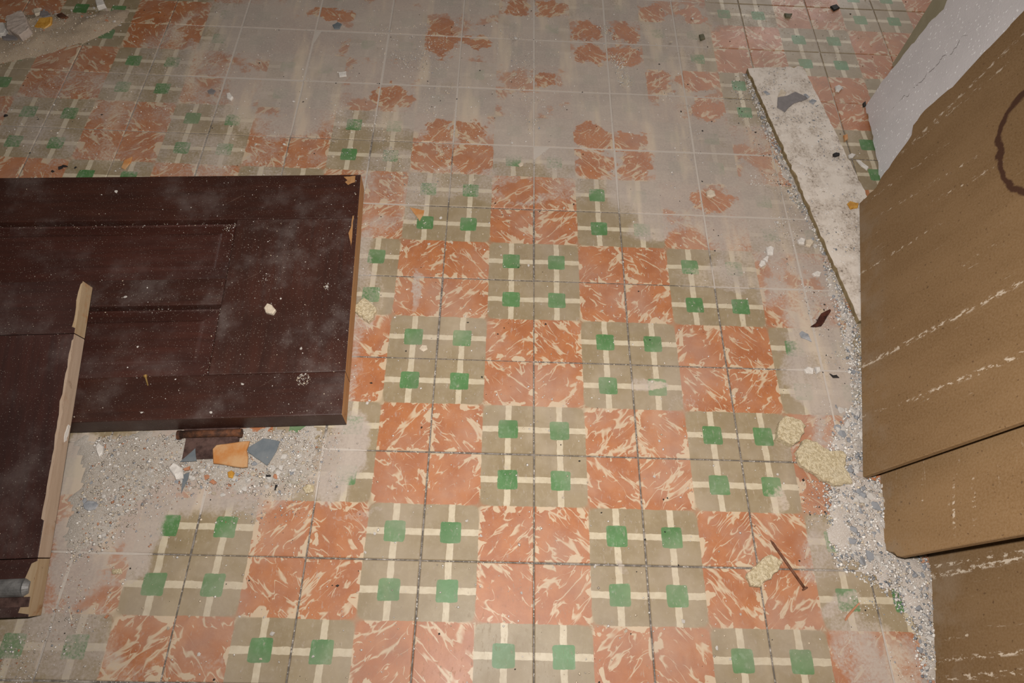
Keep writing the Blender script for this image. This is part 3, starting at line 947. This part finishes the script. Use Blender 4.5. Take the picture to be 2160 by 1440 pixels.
def scatter_px(px, n, blot=0.0, seed=0.0, keep=.5):
    """n floor points inside a picture polygon, thinned by a blotchy pattern"""
    poly = world_poly(px)
    x0, x1 = min(p[0] for p in poly), max(p[0] for p in poly)
    y0, y1 = min(p[1] for p in poly), max(p[1] for p in poly)
    out = []; tries = 0
    while len(out) < n and tries < n * 30:
        tries += 1
        x, y = random.uniform(x0, x1), random.uniform(y0, y1)
        if not in_poly(poly, x, y) or any(in_poly(k, x, y) for k in KEEP_OUT):
            continue
        if blot and mnoise.fractal(Vector((x * blot + seed, y * blot, seed)), 1, 2, 4) < random.gauss(keep, .12):
            continue
        out.append((x, y))
    return out
def lift(pts, sink=.0):
    return [(x, y, ground(x, y) - sink) for x, y in pts]
def pick(n, s):
    return random.choices(list(s), k=n)
def sizes(n, lo, hi, pw=2.5):
    return [lo + (hi - lo) * random.random() ** pw for _ in range(n)]
pr = scatter_px(RIGHT, 7500)
grit('plaster_grit', lift(pr), sizes(len(pr), .0008, .0036, 2.2), pick(len(pr), 'wwwwwwcgggbsswww'), 'fine white and blue grey grit in the rubble by the boards')
RWIDE = [(1900, 1440), (1800, 1260), (1720, 1180), (1690, 1050), (1700, 900), (1740, 830), (1720, 700), (1660, 560), (1600, 440), (1570, 330), (1540, 170), (1566, 150), (1610, 270), (1668, 420), (1745, 610), (1790, 790), (1760, 900), (1745, 950), (1748, 1120), (1800, 1213), (1922, 1330), (1945, 1440)]
pr = scatter_px(RWIDE, 1500, 12, 3.0, .05)
grit('plaster_grit', lift(pr), sizes(len(pr), .0006, .0022), pick(len(pr), 'wwwwwcgsk'), 'thin fringe of white grit at the edge of the board rubble')
pl_ = scatter_px(LEFT, 3600)
grit('mortar_grit', lift(pl_), sizes(len(pl_), .0008, .0032, 2.4), pick(len(pl_), 'wwwwccgsssssstss'), 'mixed pale grit on the mortar spread below the hinge')
LWIDE = [(120, 925), (690, 905), (730, 900), (720, 1010), (690, 1080), (560, 1110), (420, 1100), (330, 1150), (250, 1250), (200, 1330), (60, 1440), (0, 1440), (0, 1320), (100, 1300)]
pl_ = scatter_px(LWIDE, 2200, 9, 1.0, -.05)
grit('mortar_grit', lift(pl_), sizes(len(pl_), .0006, .0021), pick(len(pl_), 'wwwwcssgwt'), 'sparse pale grit around the edge of the mortar spread')
FLOORP = [(0, 0), (1960, 0), (1830, 240), (1850, 400), (1812, 700), (1822, 1010), (1960, 1180), (1968, 1440), (0, 1440)]
pf = scatter_px(FLOORP, 5200)
grit('floor_grit', lift(pf), sizes(len(pf), .0006, .0024, 3.2), pick(len(pf), 'wwwwwwcccsk'), 'white specks of plaster sprinkled over the tiles', cat='debris')
STREAK = [[(820, 90), (940, 60), (970, 240), (960, 380), (900, 300), (880, 200)], [(1050, 60), (1110, 70), (1150, 190), (1160, 260), (1120, 290), (1090, 190)],
          [(1230, 30), (1290, 60), (1320, 130), (1335, 190), (1315, 200), (1270, 90)], [(780, 60), (900, 50), (930, 150), (840, 140)],
          [(790, 330), (1000, 300), (990, 400), (800, 420)], [(1380, 160), (1430, 100), (1480, 300), (1420, 430)], [(700, 200), (820, 240), (830, 330), (690, 330)],
          [(1290, 120), (1330, 110), (1345, 190), (1310, 190)]]
for k, s in enumerate(STREAK):
    ps = scatter_px(s, 520 if k < 4 else 260, 16, k * 3.1, .0)
    grit('sand_streak', lift(ps), sizes(len(ps), .0007, .0022, 2.6), pick(len(ps), 'wwwccccsssg'),
         ['speckled streak of sand left of the dusty middle', 'speckled streak of sand down the dusty middle', 'bright gritty streak crossing bare rust tiles', 'sandy grit patch near the far tiles',
          'scatter of plaster specks beyond the door corner', 'scatter of plaster specks on hazy tiles before the strip', 'scatter of plaster specks on dusty tiles behind the door', 'small gritty heap on a bare rust tile'][k])
ps = scatter_px(TOPL, 900)
grit('sand_grit', lift(ps), sizes(len(ps), .0008, .0030), pick(len(ps), 'sscctswcs'), 'coarse grains on the tan sand drift')

# dirt on the strip and specks on the doors
def on_frame(m, pts, z=0.0):
    return [tuple(m @ Vector((x, y, z))) for x, y in pts]
sp = []
for _ in range(6000):
    x = sgn * random.uniform(.01, .62); y = random.uniform(.006, abs(wd_) - .004) * (1 if wd_ > 0 else -1)
    if mnoise.fractal(Vector((x * 13 + 2, y * 13, 4)), 1, 2, 4) > random.gauss(.12, .22):
        sp.append((x, y))
sp = sp[:1100]
grit('strip_grit', on_frame(sm_, sp), sizes(len(sp), .0006, .0024, 3), pick(len(sp), 'ggbscssgs'), 'dark and grey grit lying on the white strip')
dp = []
for _ in range(900):
    x = -random.random() ** 1.3 * .95; y = random.uniform(.004, DW - .004)
    z = 0.0
    if x < xr:
        if v1b < y < v1a or v2b < y < v2a: z = -.011
    dp.append((x, y, z))
for _ in range(420):                                    # crumbs gathered in the panel corners
    t = random.random()
    a, b = random.choice(((v1b, v1a), (v2b, v2a)))
    if t < .6: dp.append((xr - abs(random.gauss(.004, .006)), random.uniform(a, b), -.013))
    else: dp.append((random.uniform(-.75, xr), b - abs(random.gauss(.004, .004)), -.013))
for (px_, py_, r_, c_) in ((640, 800, .013, 190), (690, 605, .010, 60), (560, 590, .03, 60), (480, 480, .012, 60)):
    a_ = dl(px_, py_)
    for _ in range(c_):
        t_ = random.uniform(0, 6.283); q_ = r_ * (.55 + .45 * random.random()) if c_ > 100 and random.random() < .6 else r_ * random.random()
        dp.append((a_[0] + q_ * math.cos(t_), a_[1] + q_ * math.sin(t_), 0.0))
grit('door_specks', [tuple(door_m @ Vector(q)) for q in dp], sizes(len(dp), .0003, .0015, 3.2), pick(len(dp), 'wwwwcccss'), 'white plaster specks on the panel door')
dp = [(-random.random() * .32, random.uniform(.005, BLen - .005)) for _ in range(110)]
grit('door_specks', on_frame(slab_m, dp), sizes(len(dp), .0003, .0010, 3), pick(len(dp), 'wwcss'), 'few plaster specks on the upper door slab')

# ------------------------------------------------------------------ single chips and crumbs
def hull_mesh(name, seed, flat, npts=13, lump=.35):
    r = random.Random(seed); bm = bmesh.new()
    for _ in range(npts):
        v = Vector((r.gauss(0, 1), r.gauss(0, 1), r.gauss(0, 1))).normalized() * r.uniform(1 - lump, 1)
        bm.verts.new((v.x, v.y * r.uniform(.7, 1), v.z * flat))
    res = bmesh.ops.convex_hull(bm, input=bm.verts)
    junk = list({e for e in res['geom_interior'] + res['geom_unused'] if isinstance(e, bmesh.types.BMVert)})
    if junk: bmesh.ops.delete(bm, geom=junk, context='VERTS')
    bmesh.ops.recalc_face_normals(bm, faces=bm.faces)
    me = bpy.data.meshes.new(name); bm.to_mesh(me); bm.free()
    return me
HULLS = {}
def chip(name, x, y, z, size, mat, label, cat='debris', group=None, flat=.5, tilt=.25, rz=None, squash=1.0):
    k = (mat.name, random.randint(0, 6), round(flat, 1))
    if k not in HULLS:
        me = hull_mesh(name, hash(k[1]) + int(flat * 10) * 13, flat, 11 + k[1])
        me.materials.append(mat); HULLS[k] = me
    o = bpy.data.objects.new(name, HULLS[k]); COL.objects.link(o)
    o.location = (x, y, z + size * flat * .62)
    o.scale = (size, size * squash, size)
    o.rotation_euler = (random.gauss(0, tilt * .5), random.gauss(0, tilt * .5), random.uniform(0, 6.28) if rz is None else rz)
    return tag(o, label, cat, group)
def px_size(x, y, d):
    return (P(x + d / 2, y) - P(x - d / 2, y)).length / 2
KINDS = {'w': (M_WHITE, 'white plaster chip'), 'g': (M_GREY, 'blue grey paint chip'), 'p': (M_PINK, 'pinkish mortar chip'), 'c': (M_PALE, 'cream plaster chip'), 't': (M_TERRA, 'terracotta crumb'), 'k': (M_DARK, 'black crumb')}
GRAVEL = [(1750, 860), (1822, 850), (1822, 1005), (1868, 1020), (1868, 1120), (1895, 1168), (1850, 1190), (1790, 1180), (1765, 1120), (1790, 1030), (1765, 920)]
def chips_in(poly_px, n, lo, hi, kinds, where, group, dec=None):
    for (x, y) in scatter_px(poly_px, n):
        k = random.choice(kinds); m, nm = KINDS[k]
        s = lo + (hi - lo) * random.random() ** 1.8
        chip(nm.split()[-2] + '_' + nm.split()[-1] if k not in 'tk' else nm.replace(' ', '_'), x, y, ground(x, y) - s * .15, s, m, nm + ' ' + where, 'chip', nm + 's ' + group, random.choice((.35, .5, .6)), .5)
chips_in(GRAVEL[:3] + [(1822, 1000), (1790, 1020), (1765, 920)], 38, .0045, .012, 'wwwwgggwpgwcw', 'in the gravel at the foot of the stained board', 'at the stained board foot')
chips_in([(1800, 1030), (1868, 1020), (1868, 1080), (1780, 1085)], 34, .0048, .0135, 'wwwwgggwpgwcw', 'in the gravel heap below the crumbled fibre chunk', 'in the gravel heap below the chunk')
chips_in([(1770, 1090), (1868, 1080), (1895, 1168), (1850, 1190), (1790, 1180)], 32, .0045, .012, 'wwwwgggwpgwcw', 'in the gravel by the crumbled corner of the middle board', 'by the middle board corner')
chips_in([(1575, 175), (1600, 200), (1700, 420), (1808, 670), (1818, 850), (1795, 840), (1765, 650), (1690, 450), (1620, 300)], 60, .0035, .008, 'wwwgggwpc', 'in the rubble line along the flat white strip', 'in the line along the strip')
chips_in([(1930, 1200), (1958, 1190), (1966, 1440), (1948, 1440), (1930, 1320), (1890, 1250)], 30, .004, .009, 'wwwggpw', 'in the rubble at the rearmost board foot', 'at the rearmost board foot')
chips_in([(350, 925), (430, 975), (520, 990), (610, 930), (650, 985), (600, 1040), (480, 1045), (370, 1030), (340, 980)], 62, .0035, .0085, 'wwwwwctgwcw', 'in the mortar rubble below the door hinge', 'below the hinge')
chips_in([(150, 940), (330, 925), (330, 1060), (230, 1160), (130, 1160)], 40, .003, .0065, 'wwwgcwp', 'in the mortar spread beside the upper door slab', 'beside the upper slab')
chips_in([(60, 10), (250, 5), (255, 60), (150, 50), (90, 25)], 26, .004, .009, 'cwgpcpt', 'on the dim sand drift', 'on the sand drift')

# outlined flakes, shards and chunks
def shard(name, px, z, th, mat, label, cat, tilt=(0, 0), rough=0.0, amp=.0004, step=.008, cuts=0, seed=1, frame=None, group=None):
    if frame is None:
        pts = [P(x, y, z + th) for x, y in px]
    else:
        pts = [frame @ Vector((*on_plane(frame, x, y), 0)) for x, y in px]
    c = sum(pts, Vector()) / len(pts)
    loc = [(p.x - c.x, p.y - c.y) for p in pts]
    out = ragged(ccw(loc), amp, step, seed)
    bm = slab_bm(out, 0, th, min(th * .35, .002))
    if cuts:
        bmesh.ops.subdivide_edges(bm, edges=[e for e in bm.edges if e.calc_length() > .006], cuts=cuts, use_grid_fill=False)
        bmesh.ops.triangulate(bm, faces=bm.faces)
        for v in bm.verts:
            k = mnoise.noise_vector(v.co * 90 + Vector((seed, 0, 0))) * rough + mnoise.noise_vector(v.co * 260) * rough * .5
            if v.co.z > th * .2:
                v.co += Vector((k.x * .6, k.y * .6, k.z))
    o = bm_obj(name, bm, mat)
    o.location = (c.x, c.y, z)
    o.rotation_euler = (tilt[0], tilt[1], 0)
    return tag(o, label, cat, group)
def g(x, y):
    q = P(x, y); return ground(q.x, q.y)
shard('fibre_chunk', [(742, 648), (768, 626), (794, 648), (788, 667), (777, 677), (755, 662)], .0, .013, M_FIBRE, 'square yellow fibre chunk lying at the panel door end', 'chunk', amp=.0014, step=.006, rough=.0012, cuts=2, seed=2)
shard('fibre_chunk', [(1640, 922), (1645, 890), (1658, 875), (1690, 884), (1701, 897), (1690, 922), (1676, 937), (1655, 928)], .0, .018, M_FIBRE, 'upright yellow fibre chunk behind the long crumbled one', 'chunk', amp=.0012, step=.006, rough=.0012, cuts=2, seed=5)
shard('fibre_chunk', [(1680, 952), (1700, 925), (1722, 930), (1745, 945), (1760, 962), (1780, 950), (1787, 960), (1783, 985), (1795, 1005), (1800, 1018), (1770, 1022), (1735, 1010), (1705, 990), (1688, 975)],
      .003, .012, M_FIBRE, 'large crumbled yellow fibre chunk at the edge of the gravel', 'chunk', amp=.0020, step=.006, rough=.0014, cuts=2, seed=9)
shard('fibre_chunk', [(1575, 1215), (1590, 1195), (1618, 1172), (1628, 1168), (1652, 1185), (1642, 1205), (1615, 1225), (1605, 1237), (1585, 1235)], .0, .011, M_FIBRE, 'small yellow fibre chunk touching the rusty nail', 'chunk', amp=.0016, step=.006, rough=.0012, cuts=2, seed=13)
shard('pottery_shard', [(447, 945), (455, 937), (505, 931), (527, 930), (520, 948), (523, 963), (521, 984), (510, 985), (448, 975)], .012, .005, M_ORANGE, 'orange glazed shard lying over the rusty hinge leaf', 'shard', (.05, -.06))
shard('paint_flake', [(520, 945), (556, 924), (590, 930), (583, 950), (563, 981), (540, 966), (525, 955)], .006, .0018, M_BLUE, 'large blue grey paint flake beside the orange shard', 'flake', (.03, .02))
shard('paint_flake', [(379, 973), (398, 957), (412, 945), (415, 972)], .0085, .0014, M_BLUE, 'blue grey triangular flake on the hinge leaf corner', 'flake', (.0, -.05))
shard('paint_flake', [(385, 1001), (399, 995), (396, 1010), (391, 1020), (382, 1040)], .004, .0014, M_BLUE, 'narrow pointed blue grey flake below the hinge', 'flake')
shard('plaster_lump', [(355, 985), (366, 974), (384, 985), (386, 1008), (370, 1010)], .003, .006, M_WHITE, 'white speckled plaster lump left of the pointed flake', 'chunk', rough=.0015, cuts=1, seed=3)
shard('terracotta_bit', [(385, 988), (400, 982), (399, 990), (388, 992)], .006, .004, M_TERRA, 'small terracotta bit between the two blue flakes', 'chip')
shard('amber_bit', [(479, 995), (488, 991), (494, 996), (490, 1008), (481, 1006)], .003, .004, M_AMBER, 'small amber bit below the orange shard', 'chip')
shard('terracotta_bit', [(440, 1016), (448, 1009), (454, 1014), (450, 1021)], .002, .004, M_TERRA, 'terracotta crumb at the lower edge of the mortar spread', 'chip')
shard('black_bit', [(560, 1000), (571, 1001), (570, 1006), (561, 1005)], .002, .003, M_DARK, 'flat black bit below the large blue flake', 'chip')
shard('black_bit', [(580, 1022), (585, 1021), (582, 1033), (578, 1033)], .002, .003, M_DARK, 'upright black splinter on the mortar spread', 'chip')
shard('wood_crumb', [(637, 1028), (648, 1020), (662, 1022), (660, 1036), (645, 1040)], .001, .005, M_FIBRE, 'small shredded yellow fibre crumb on the tile joint', 'chip', rough=.0012, cuts=1)
shard('flat_stone', [(174, 1064), (184, 1055), (198, 1056), (207, 1063), (200, 1073), (186, 1077), (176, 1072)], .002, .004, M_GREY, 'flat rounded grey stone near the upper door slab', 'stone')
shard('plaster_lump', [(201, 940), (206, 932), (217, 940), (215, 955), (208, 962), (203, 953)], .003, .006, M_WHITE, 'white plaster lump near the upper door slab edge', 'chunk', rough=.001, cuts=1)
# far corner
shard('mortar_block', [(12, 34), (45, 21), (55, 40), (60, 58), (38, 72), (12, 58)], .006, .026, M_PINK, 'pinkish squarish mortar block on the sand drift', 'block', (.04, .03), rough=.0018, cuts=1, amp=.0008)
shard('plaster_slab', [(-30, 52), (6, 46), (12, 60), (8, 70), (-30, 70)], .006, .014, M_WHITE, 'white plaster slab cut by the picture edge beside the mortar block', 'block')
shard('plaster_slab', [(2, 73), (9, 69), (38, 77), (35, 84), (5, 82)], .006, .006, M_SLATE, 'lavender grey slat in front of the mortar block', 'chip')
shard('amber_shard', [(70, 54), (86, 40), (112, 38), (108, 49), (82, 63), (70, 61)], .008, .006, M_AMBER, 'amber glazed shard standing on the sand drift', 'shard', (.3, .0))
shard('amber_shard', [(42, 82), (70, 66), (75, 68), (48, 84)], .010, .003, M_AMBER, 'thin amber sliver on the sand drift', 'shard')
shard('amber_shard', [(118, 30), (130, 25), (143, 34), (138, 39), (126, 36)], .006, .006, M_RUST, 'dark amber lump on the back of the sand drift', 'shard')
shard('plaster_lump', [(199, -6), (214, -6), (221, 9), (204, 14)], .003, .012, M_WHITE, 'white plaster block at the far edge of the sand drift', 'block')
shard('plaster_lump', [(68, 18), (82, 15), (86, 26), (73, 30)], .004, .010, M_PALE, 'pale stone behind the amber shard', 'stone', rough=.001, cuts=1)
shard('plaster_lump', [(85, 22), (100, 22), (106, 32), (92, 37), (82, 32)], .004, .010, M_SLATE, 'grey stone behind the amber shard', 'stone', rough=.001, cuts=1)
# tiles
shard('amber_shard', [(864, 437), (895, 443), (893, 452), (885, 466), (878, 455)], .0, .002, M_ORANGE, 'orange brown flake on a green square beyond the door', 'flake')
shard('leaf_scrap', [(255, 352), (262, 338), (279, 330), (275, 341), (262, 356)], .0, .004, M_ORANGE, 'curled orange scrap on the tiles behind the door', 'scrap', (.1, .1))
shard('paint_flake', [(701, 52), (712, 46), (721, 50), (716, 60), (705, 60)], .0, .003, M_BLUE, 'small blue flake on the far dusty tiles', 'flake')
shard('plaster_flake', [(437, 191), (446, 186), (455, 191), (450, 198), (440, 197)], .0, .002, M_SLATE, 'round lavender flake on far tiles', 'flake')
shard('plaster_flake', [(714, 152), (730, 150), (731, 160), (716, 162)], .0, .002, M_WHITE, 'square white flake on the far dusty tiles', 'flake')
shard('plaster_flake', [(477, 196), (484, 194), (491, 203), (486, 210), (478, 205)], .0, .006, M_WHITE, 'white plaster pebble beside the lavender flake', 'chip')
shard('plaster_flake', [(1093, 346), (1098, 342), (1105, 343), (1103, 348), (1097, 351)], .0, .003, M_PALE, 'cream heart shaped flake on the dusty middle tiles', 'flake')
shard('iron_shard', [(1712, 686), (1722, 680), (1733, 660), (1751, 652), (1753, 656), (1740, 678), (1735, 685), (1724, 687)], .0, .007, M_MAROON, 'dark maroon shard on the tile joint by the strip', 'shard', (.05, -.1))
shard('foil_flake', [(1687, 702), (1692, 697), (1705, 703), (1713, 720), (1700, 714), (1691, 711)], .0, .003, M_GREY, 'crumpled blue grey flake below the maroon shard', 'flake', rough=.0015, cuts=1)
shard('black_bit', [(1750, 787), (1757, 791), (1765, 790), (1771, 796), (1758, 796)], .004, .002, M_DARK, 'curved black scrap at the rubble edge', 'scrap')
for k, (px, lab) in enumerate((([(1617, 521), (1626, 517), (1634, 522), (1632, 536), (1620, 537)], 'largest of three white plaster crumbs on the hazy tiles'),
                               ([(1610, 545), (1618, 538), (1623, 540), (1620, 550)], 'middle of three white plaster crumbs on the hazy tiles'),
                               ([(1602, 556), (1606, 547), (1614, 549), (1616, 557), (1607, 562)], 'lowest of three white plaster crumbs on the hazy tiles'),
                               ([(1714, 575), (1724, 570), (1735, 573), (1730, 581), (1719, 581)], 'white flake on the joint above the maroon shard'),
                               ([(1697, 778), (1705, 772), (1718, 776), (1716, 787), (1702, 786)], 'wider of two white crumbs on the joint below the grey flake'),
                               ([(1720, 773), (1730, 772), (1733, 782), (1724, 787)], 'rounder of two white crumbs on the joint below the grey flake'),
                               ([(1683, 505), (1690, 500), (1700, 503), (1697, 513), (1686, 512)], 'white ringed plaster crumb beside the rubble line'),
                               ([(1700, 505), (1712, 503), (1718, 510), (1710, 519), (1700, 516)], 'pinkish plaster crumb beside the rubble line'),
                               ([(1490, 403), (1498, 398), (1508, 402), (1510, 411), (1500, 415), (1492, 411)], 'cream crumb on the hazy tiles left of the strip'))):
    shard('plaster_crumb', px, g(*px[0]), .006, M_WHITE if 'pink' not in lab and 'cream' not in lab else M_PALE, lab, 'crumb', rough=.001, cuts=1, seed=k)
shard('plaster_crumb', [(884, 735), (890, 727), (900, 728), (902, 736), (893, 741)], 0, .002, M_PALE, 'flat cream smear on an olive tile quarter', 'crumb')
shard('red_sliver', [(1782, 1307), (1786, 1298), (1812, 1270), (1815, 1272), (1800, 1290), (1785, 1309)], 0, .002, M_TERRA, 'thin red sliver lying on an olive tile near the rubble', 'sliver')
shard('straw_sliver', [(144, 1284), (147, 1284), (152, 1304), (150, 1308)], 0, .0015, M_PALE, 'thin cream straw beside the upper slab corner', 'sliver')
shard('terracotta_bit', [(218, 1302), (224, 1296), (229, 1297), (223, 1304)], 0, .003, M_TERRA, 'red crumb on the tile near the upper slab corner', 'chip')
shard('plaster_crumb', [(234, 1200), (255, 1198), (256, 1209), (236, 1210)], 0, .004, M_FIBRE, 'cream crumb on the tile quarter edge near the mortar spread', 'crumb', rough=.001, cuts=1)
# lying on the strip
ZS = .0132
shard('paint_flake', [(1641, 205), (1661, 201), (1678, 193), (1705, 205), (1703, 208), (1675, 217), (1664, 226), (1656, 236), (1639, 226)], ZS, .002, M_SLATE, 'slate grey angular flake on the white strip', 'flake')
shard('paint_flake', [(1648, 187), (1660, 195), (1655, 203), (1640, 204)], ZS, .0015, M_PALE, 'cream flake tucked beside the slate flake', 'flake')
shard('paint_flake', [(1695, 198), (1700, 197), (1708, 204), (1704, 207)], ZS + .002, .0015, M_GREY, 'tiny grey flake at the tip of the slate flake', 'flake')
shard('paint_flake', [(1706, 213), (1714, 208), (1723, 212), (1716, 220)], ZS, .0018, M_GREY, 'pale blue flake on the strip edge', 'flake')
shard('paint_flake', [(1610, 192), (1616, 191), (1625, 198), (1618, 200)], ZS, .0015, M_GREY, 'narrow blue flake near the top of the strip', 'flake')
shard('pebble', [(1758, 323), (1764, 320), (1772, 322), (1772, 326), (1764, 329), (1759, 328)], ZS, .005, M_DARK, 'black oval pebble on the white strip', 'pebble')
shard('amber_bit', [(1788, 428), (1794, 423), (1812, 428), (1810, 437), (1795, 440)], ZS, .004, M_AMBER, 'amber bit on the strip at the stained board corner', 'chip')
for k, (px, m, lab) in enumerate((([(1762, 181), (1770, 178), (1779, 183), (1771, 192), (1764, 190)], M_WHITE, 'white chip on the dark tiles right of the strip'),
                                  ([(1790, 326), (1797, 322), (1806, 325), (1800, 331), (1792, 332)], M_WHITE, 'rounder of two paint curls right of the strip'),
                                  ([(1808, 336), (1814, 337), (1833, 352), (1830, 357), (1818, 348)], M_WHITE, 'longer of two paint curls right of the strip'),
                                  ([(1780, 284), (1788, 281), (1790, 292), (1782, 297)], M_ORANGE, 'orange crumb on the floor right of the strip'),
                                  ([(1655, 27), (1672, 28), (1668, 36), (1658, 35)], M_OLIVEC, 'olive crumb on the far tiles'),
                                  ([(1752, 12), (1765, 8), (1772, 15), (1760, 21)], M_DARK, 'black and white crumb on the far tiles by the wall opening'),
                                  ([(1475, 72), (1484, 70), (1488, 80), (1478, 84)], M_OLIVEC, 'small olive crumb on a far dusty tile'),
                                  ([(1821, 216), (1826, 212), (1828, 222), (1822, 224)], M_DARK, 'black crumb at the white board corner'))):
    shard('paint_curl' if 'curl' in lab else 'crumb', px, 0, .005, m, lab, 'crumb', seed=k)
for k, (x, y, d) in enumerate(((128, 355, 14), (137, 352, 16), (160, 354, 8), (112, 362, 10), (12, 245, 14), (1145, 180, 0))):
    if d:
        q = P(x, y)
        chip('black_crumb', q.x, q.y, 0, px_size(x, y, d), M_DARK, 'black crumb on the dim tiles behind the panel door', 'crumb', 'black crumbs behind the door', .4)
# loose pale crumbs over the open floor
for (x, y, d) in ((1000, 380, 10), (1080, 302, 9), (1190, 440, 9), (1415, 90, 10), (1087, 82, 13), (1085, 160, 11), (705, 300, 12), (702, 330, 10), (620, 215, 8), (1310, 175, 8), (952, 512, 11), (1056, 521, 11),
                  (905, 515, 9), (1115, 560, 8), (1270, 655, 8), (1188, 1050, 8), (1380, 1005, 8), (1015, 1130, 9), (790, 1125, 10), (985, 1098, 9), (1512, 1367, 12), (1440, 1310, 12), (1320, 1330, 10), (575, 1335, 14),
                  (660, 1385, 10), (400, 1300, 9), (355, 1325, 10), (505, 1300, 9), (420, 1380, 10), (550, 1390, 9), (770, 1165, 9), (1255, 1195, 9), (870, 1303, 8), (1100, 1250, 8), (1390, 930, 8), (1562, 1295, 7),
                  (775, 850, 9), (780, 845, 8), (745, 430, 9), (760, 440, 12), (1762, 1070, 8), (1640, 1000, 8), (1763, 1000, 7), (1900, 1360, 8), (930, 460, 8), (1640, 470, 8), (1460, 40, 8), (600, 305, 8), (540, 305, 8), (670, 290, 8)):
    q = P(x, y)
    mt = random.choice((M_WHITE, M_WHITE, M_PALE))
    hue = 'white' if mt is M_WHITE else 'cream'
    where = ('on the dusty far tiles' if y < 400 else 'on the tiles close to the panel door end' if x < 800 and y < 900 else 'on the hazy tiles before the rubble' if x > 1550 else
             'on the clear middle tiles' if y < 900 else 'on the front tiles below the mortar spread' if x < 720 else 'on the clear front tiles')
    chip('plaster_crumb', q.x, q.y, ground(q.x, q.y), px_size(x, y, d), mt, 'small ' + hue + ' plaster crumb lying loose ' + where, 'crumb', hue + ' crumbs ' + where, .5)
# crumbs on the panel door
for (x, y, d) in ((245, 405, 10), (265, 627, 9), (270, 733, 8), (291, 733, 10), (635, 735, 8), (512, 810, 9), (300, 870, 8), (445, 870, 8), (690, 605, 8), (592, 300 + 330, 6)):
    z = HZ - (.010 if 455 < y < 560 or (640 < y < 795 and x < 450) else 0)
    q = P(x, y, z)
    chip('plaster_crumb', q.x, q.y, z, px_size(x, y, d), M_WHITE, 'white plaster crumb lying on the dark panel door', 'crumb', 'crumbs on the panel door', .5)
q = P(568, 650, HZ)
shard('stone_chip', [(556, 648), (563, 638), (572, 641), (581, 652), (575, 661), (560, 657)], HZ, .008, M_PALE, 'greyish cream stone chip on the end rail of the panel door', 'stone', rough=.001, cuts=1)
# brass screw on the door
sc_a, sc_b = P(307, 794, HZ + .002), P(312, 813, HZ + .002)
scr = empty('brass_screw', Matrix.Translation(sc_a))
M_BRASS = simple('old_brass', (.30, .17, .045), (.42, .27, .09), 60, .45, .2, metal=.5)
dd = sc_b - sc_a
bm_obj('shank', cyl_bm((0, 0, 0), dd, .0018, .0010, 8), M_BRASS, scr)
bm_obj('head', cyl_bm(-dd.normalized() * .002, dd.normalized() * .002, .0040, .0022, 10), M_BRASS, scr)
tag(scr, 'small brass screw lying on the near stile of the panel door', 'screw')
# the rusty nail
na, nb_ = P(1625, 1138, .004), P(1697, 1240, .004)
nail = empty('nail', Matrix.Translation(nb_))
dv2 = na - nb_
dn = dv2.normalized()
bm_obj('shank', cyl_bm((0, 0, 0), dv2 * .93, .0026, .0025, 10), M_NAIL, nail, True)
bm_obj('point', cyl_bm(dv2 * .93, dv2, .0025, .0003, 10), M_NAIL, nail)
bm_obj('head', cyl_bm(-dn * .002, dn * .0005, .0058, .0052, 14), M_NAIL, nail)
tag(nail, 'long rusty nail lying across the tiles beside a fibre chunk', 'nail')
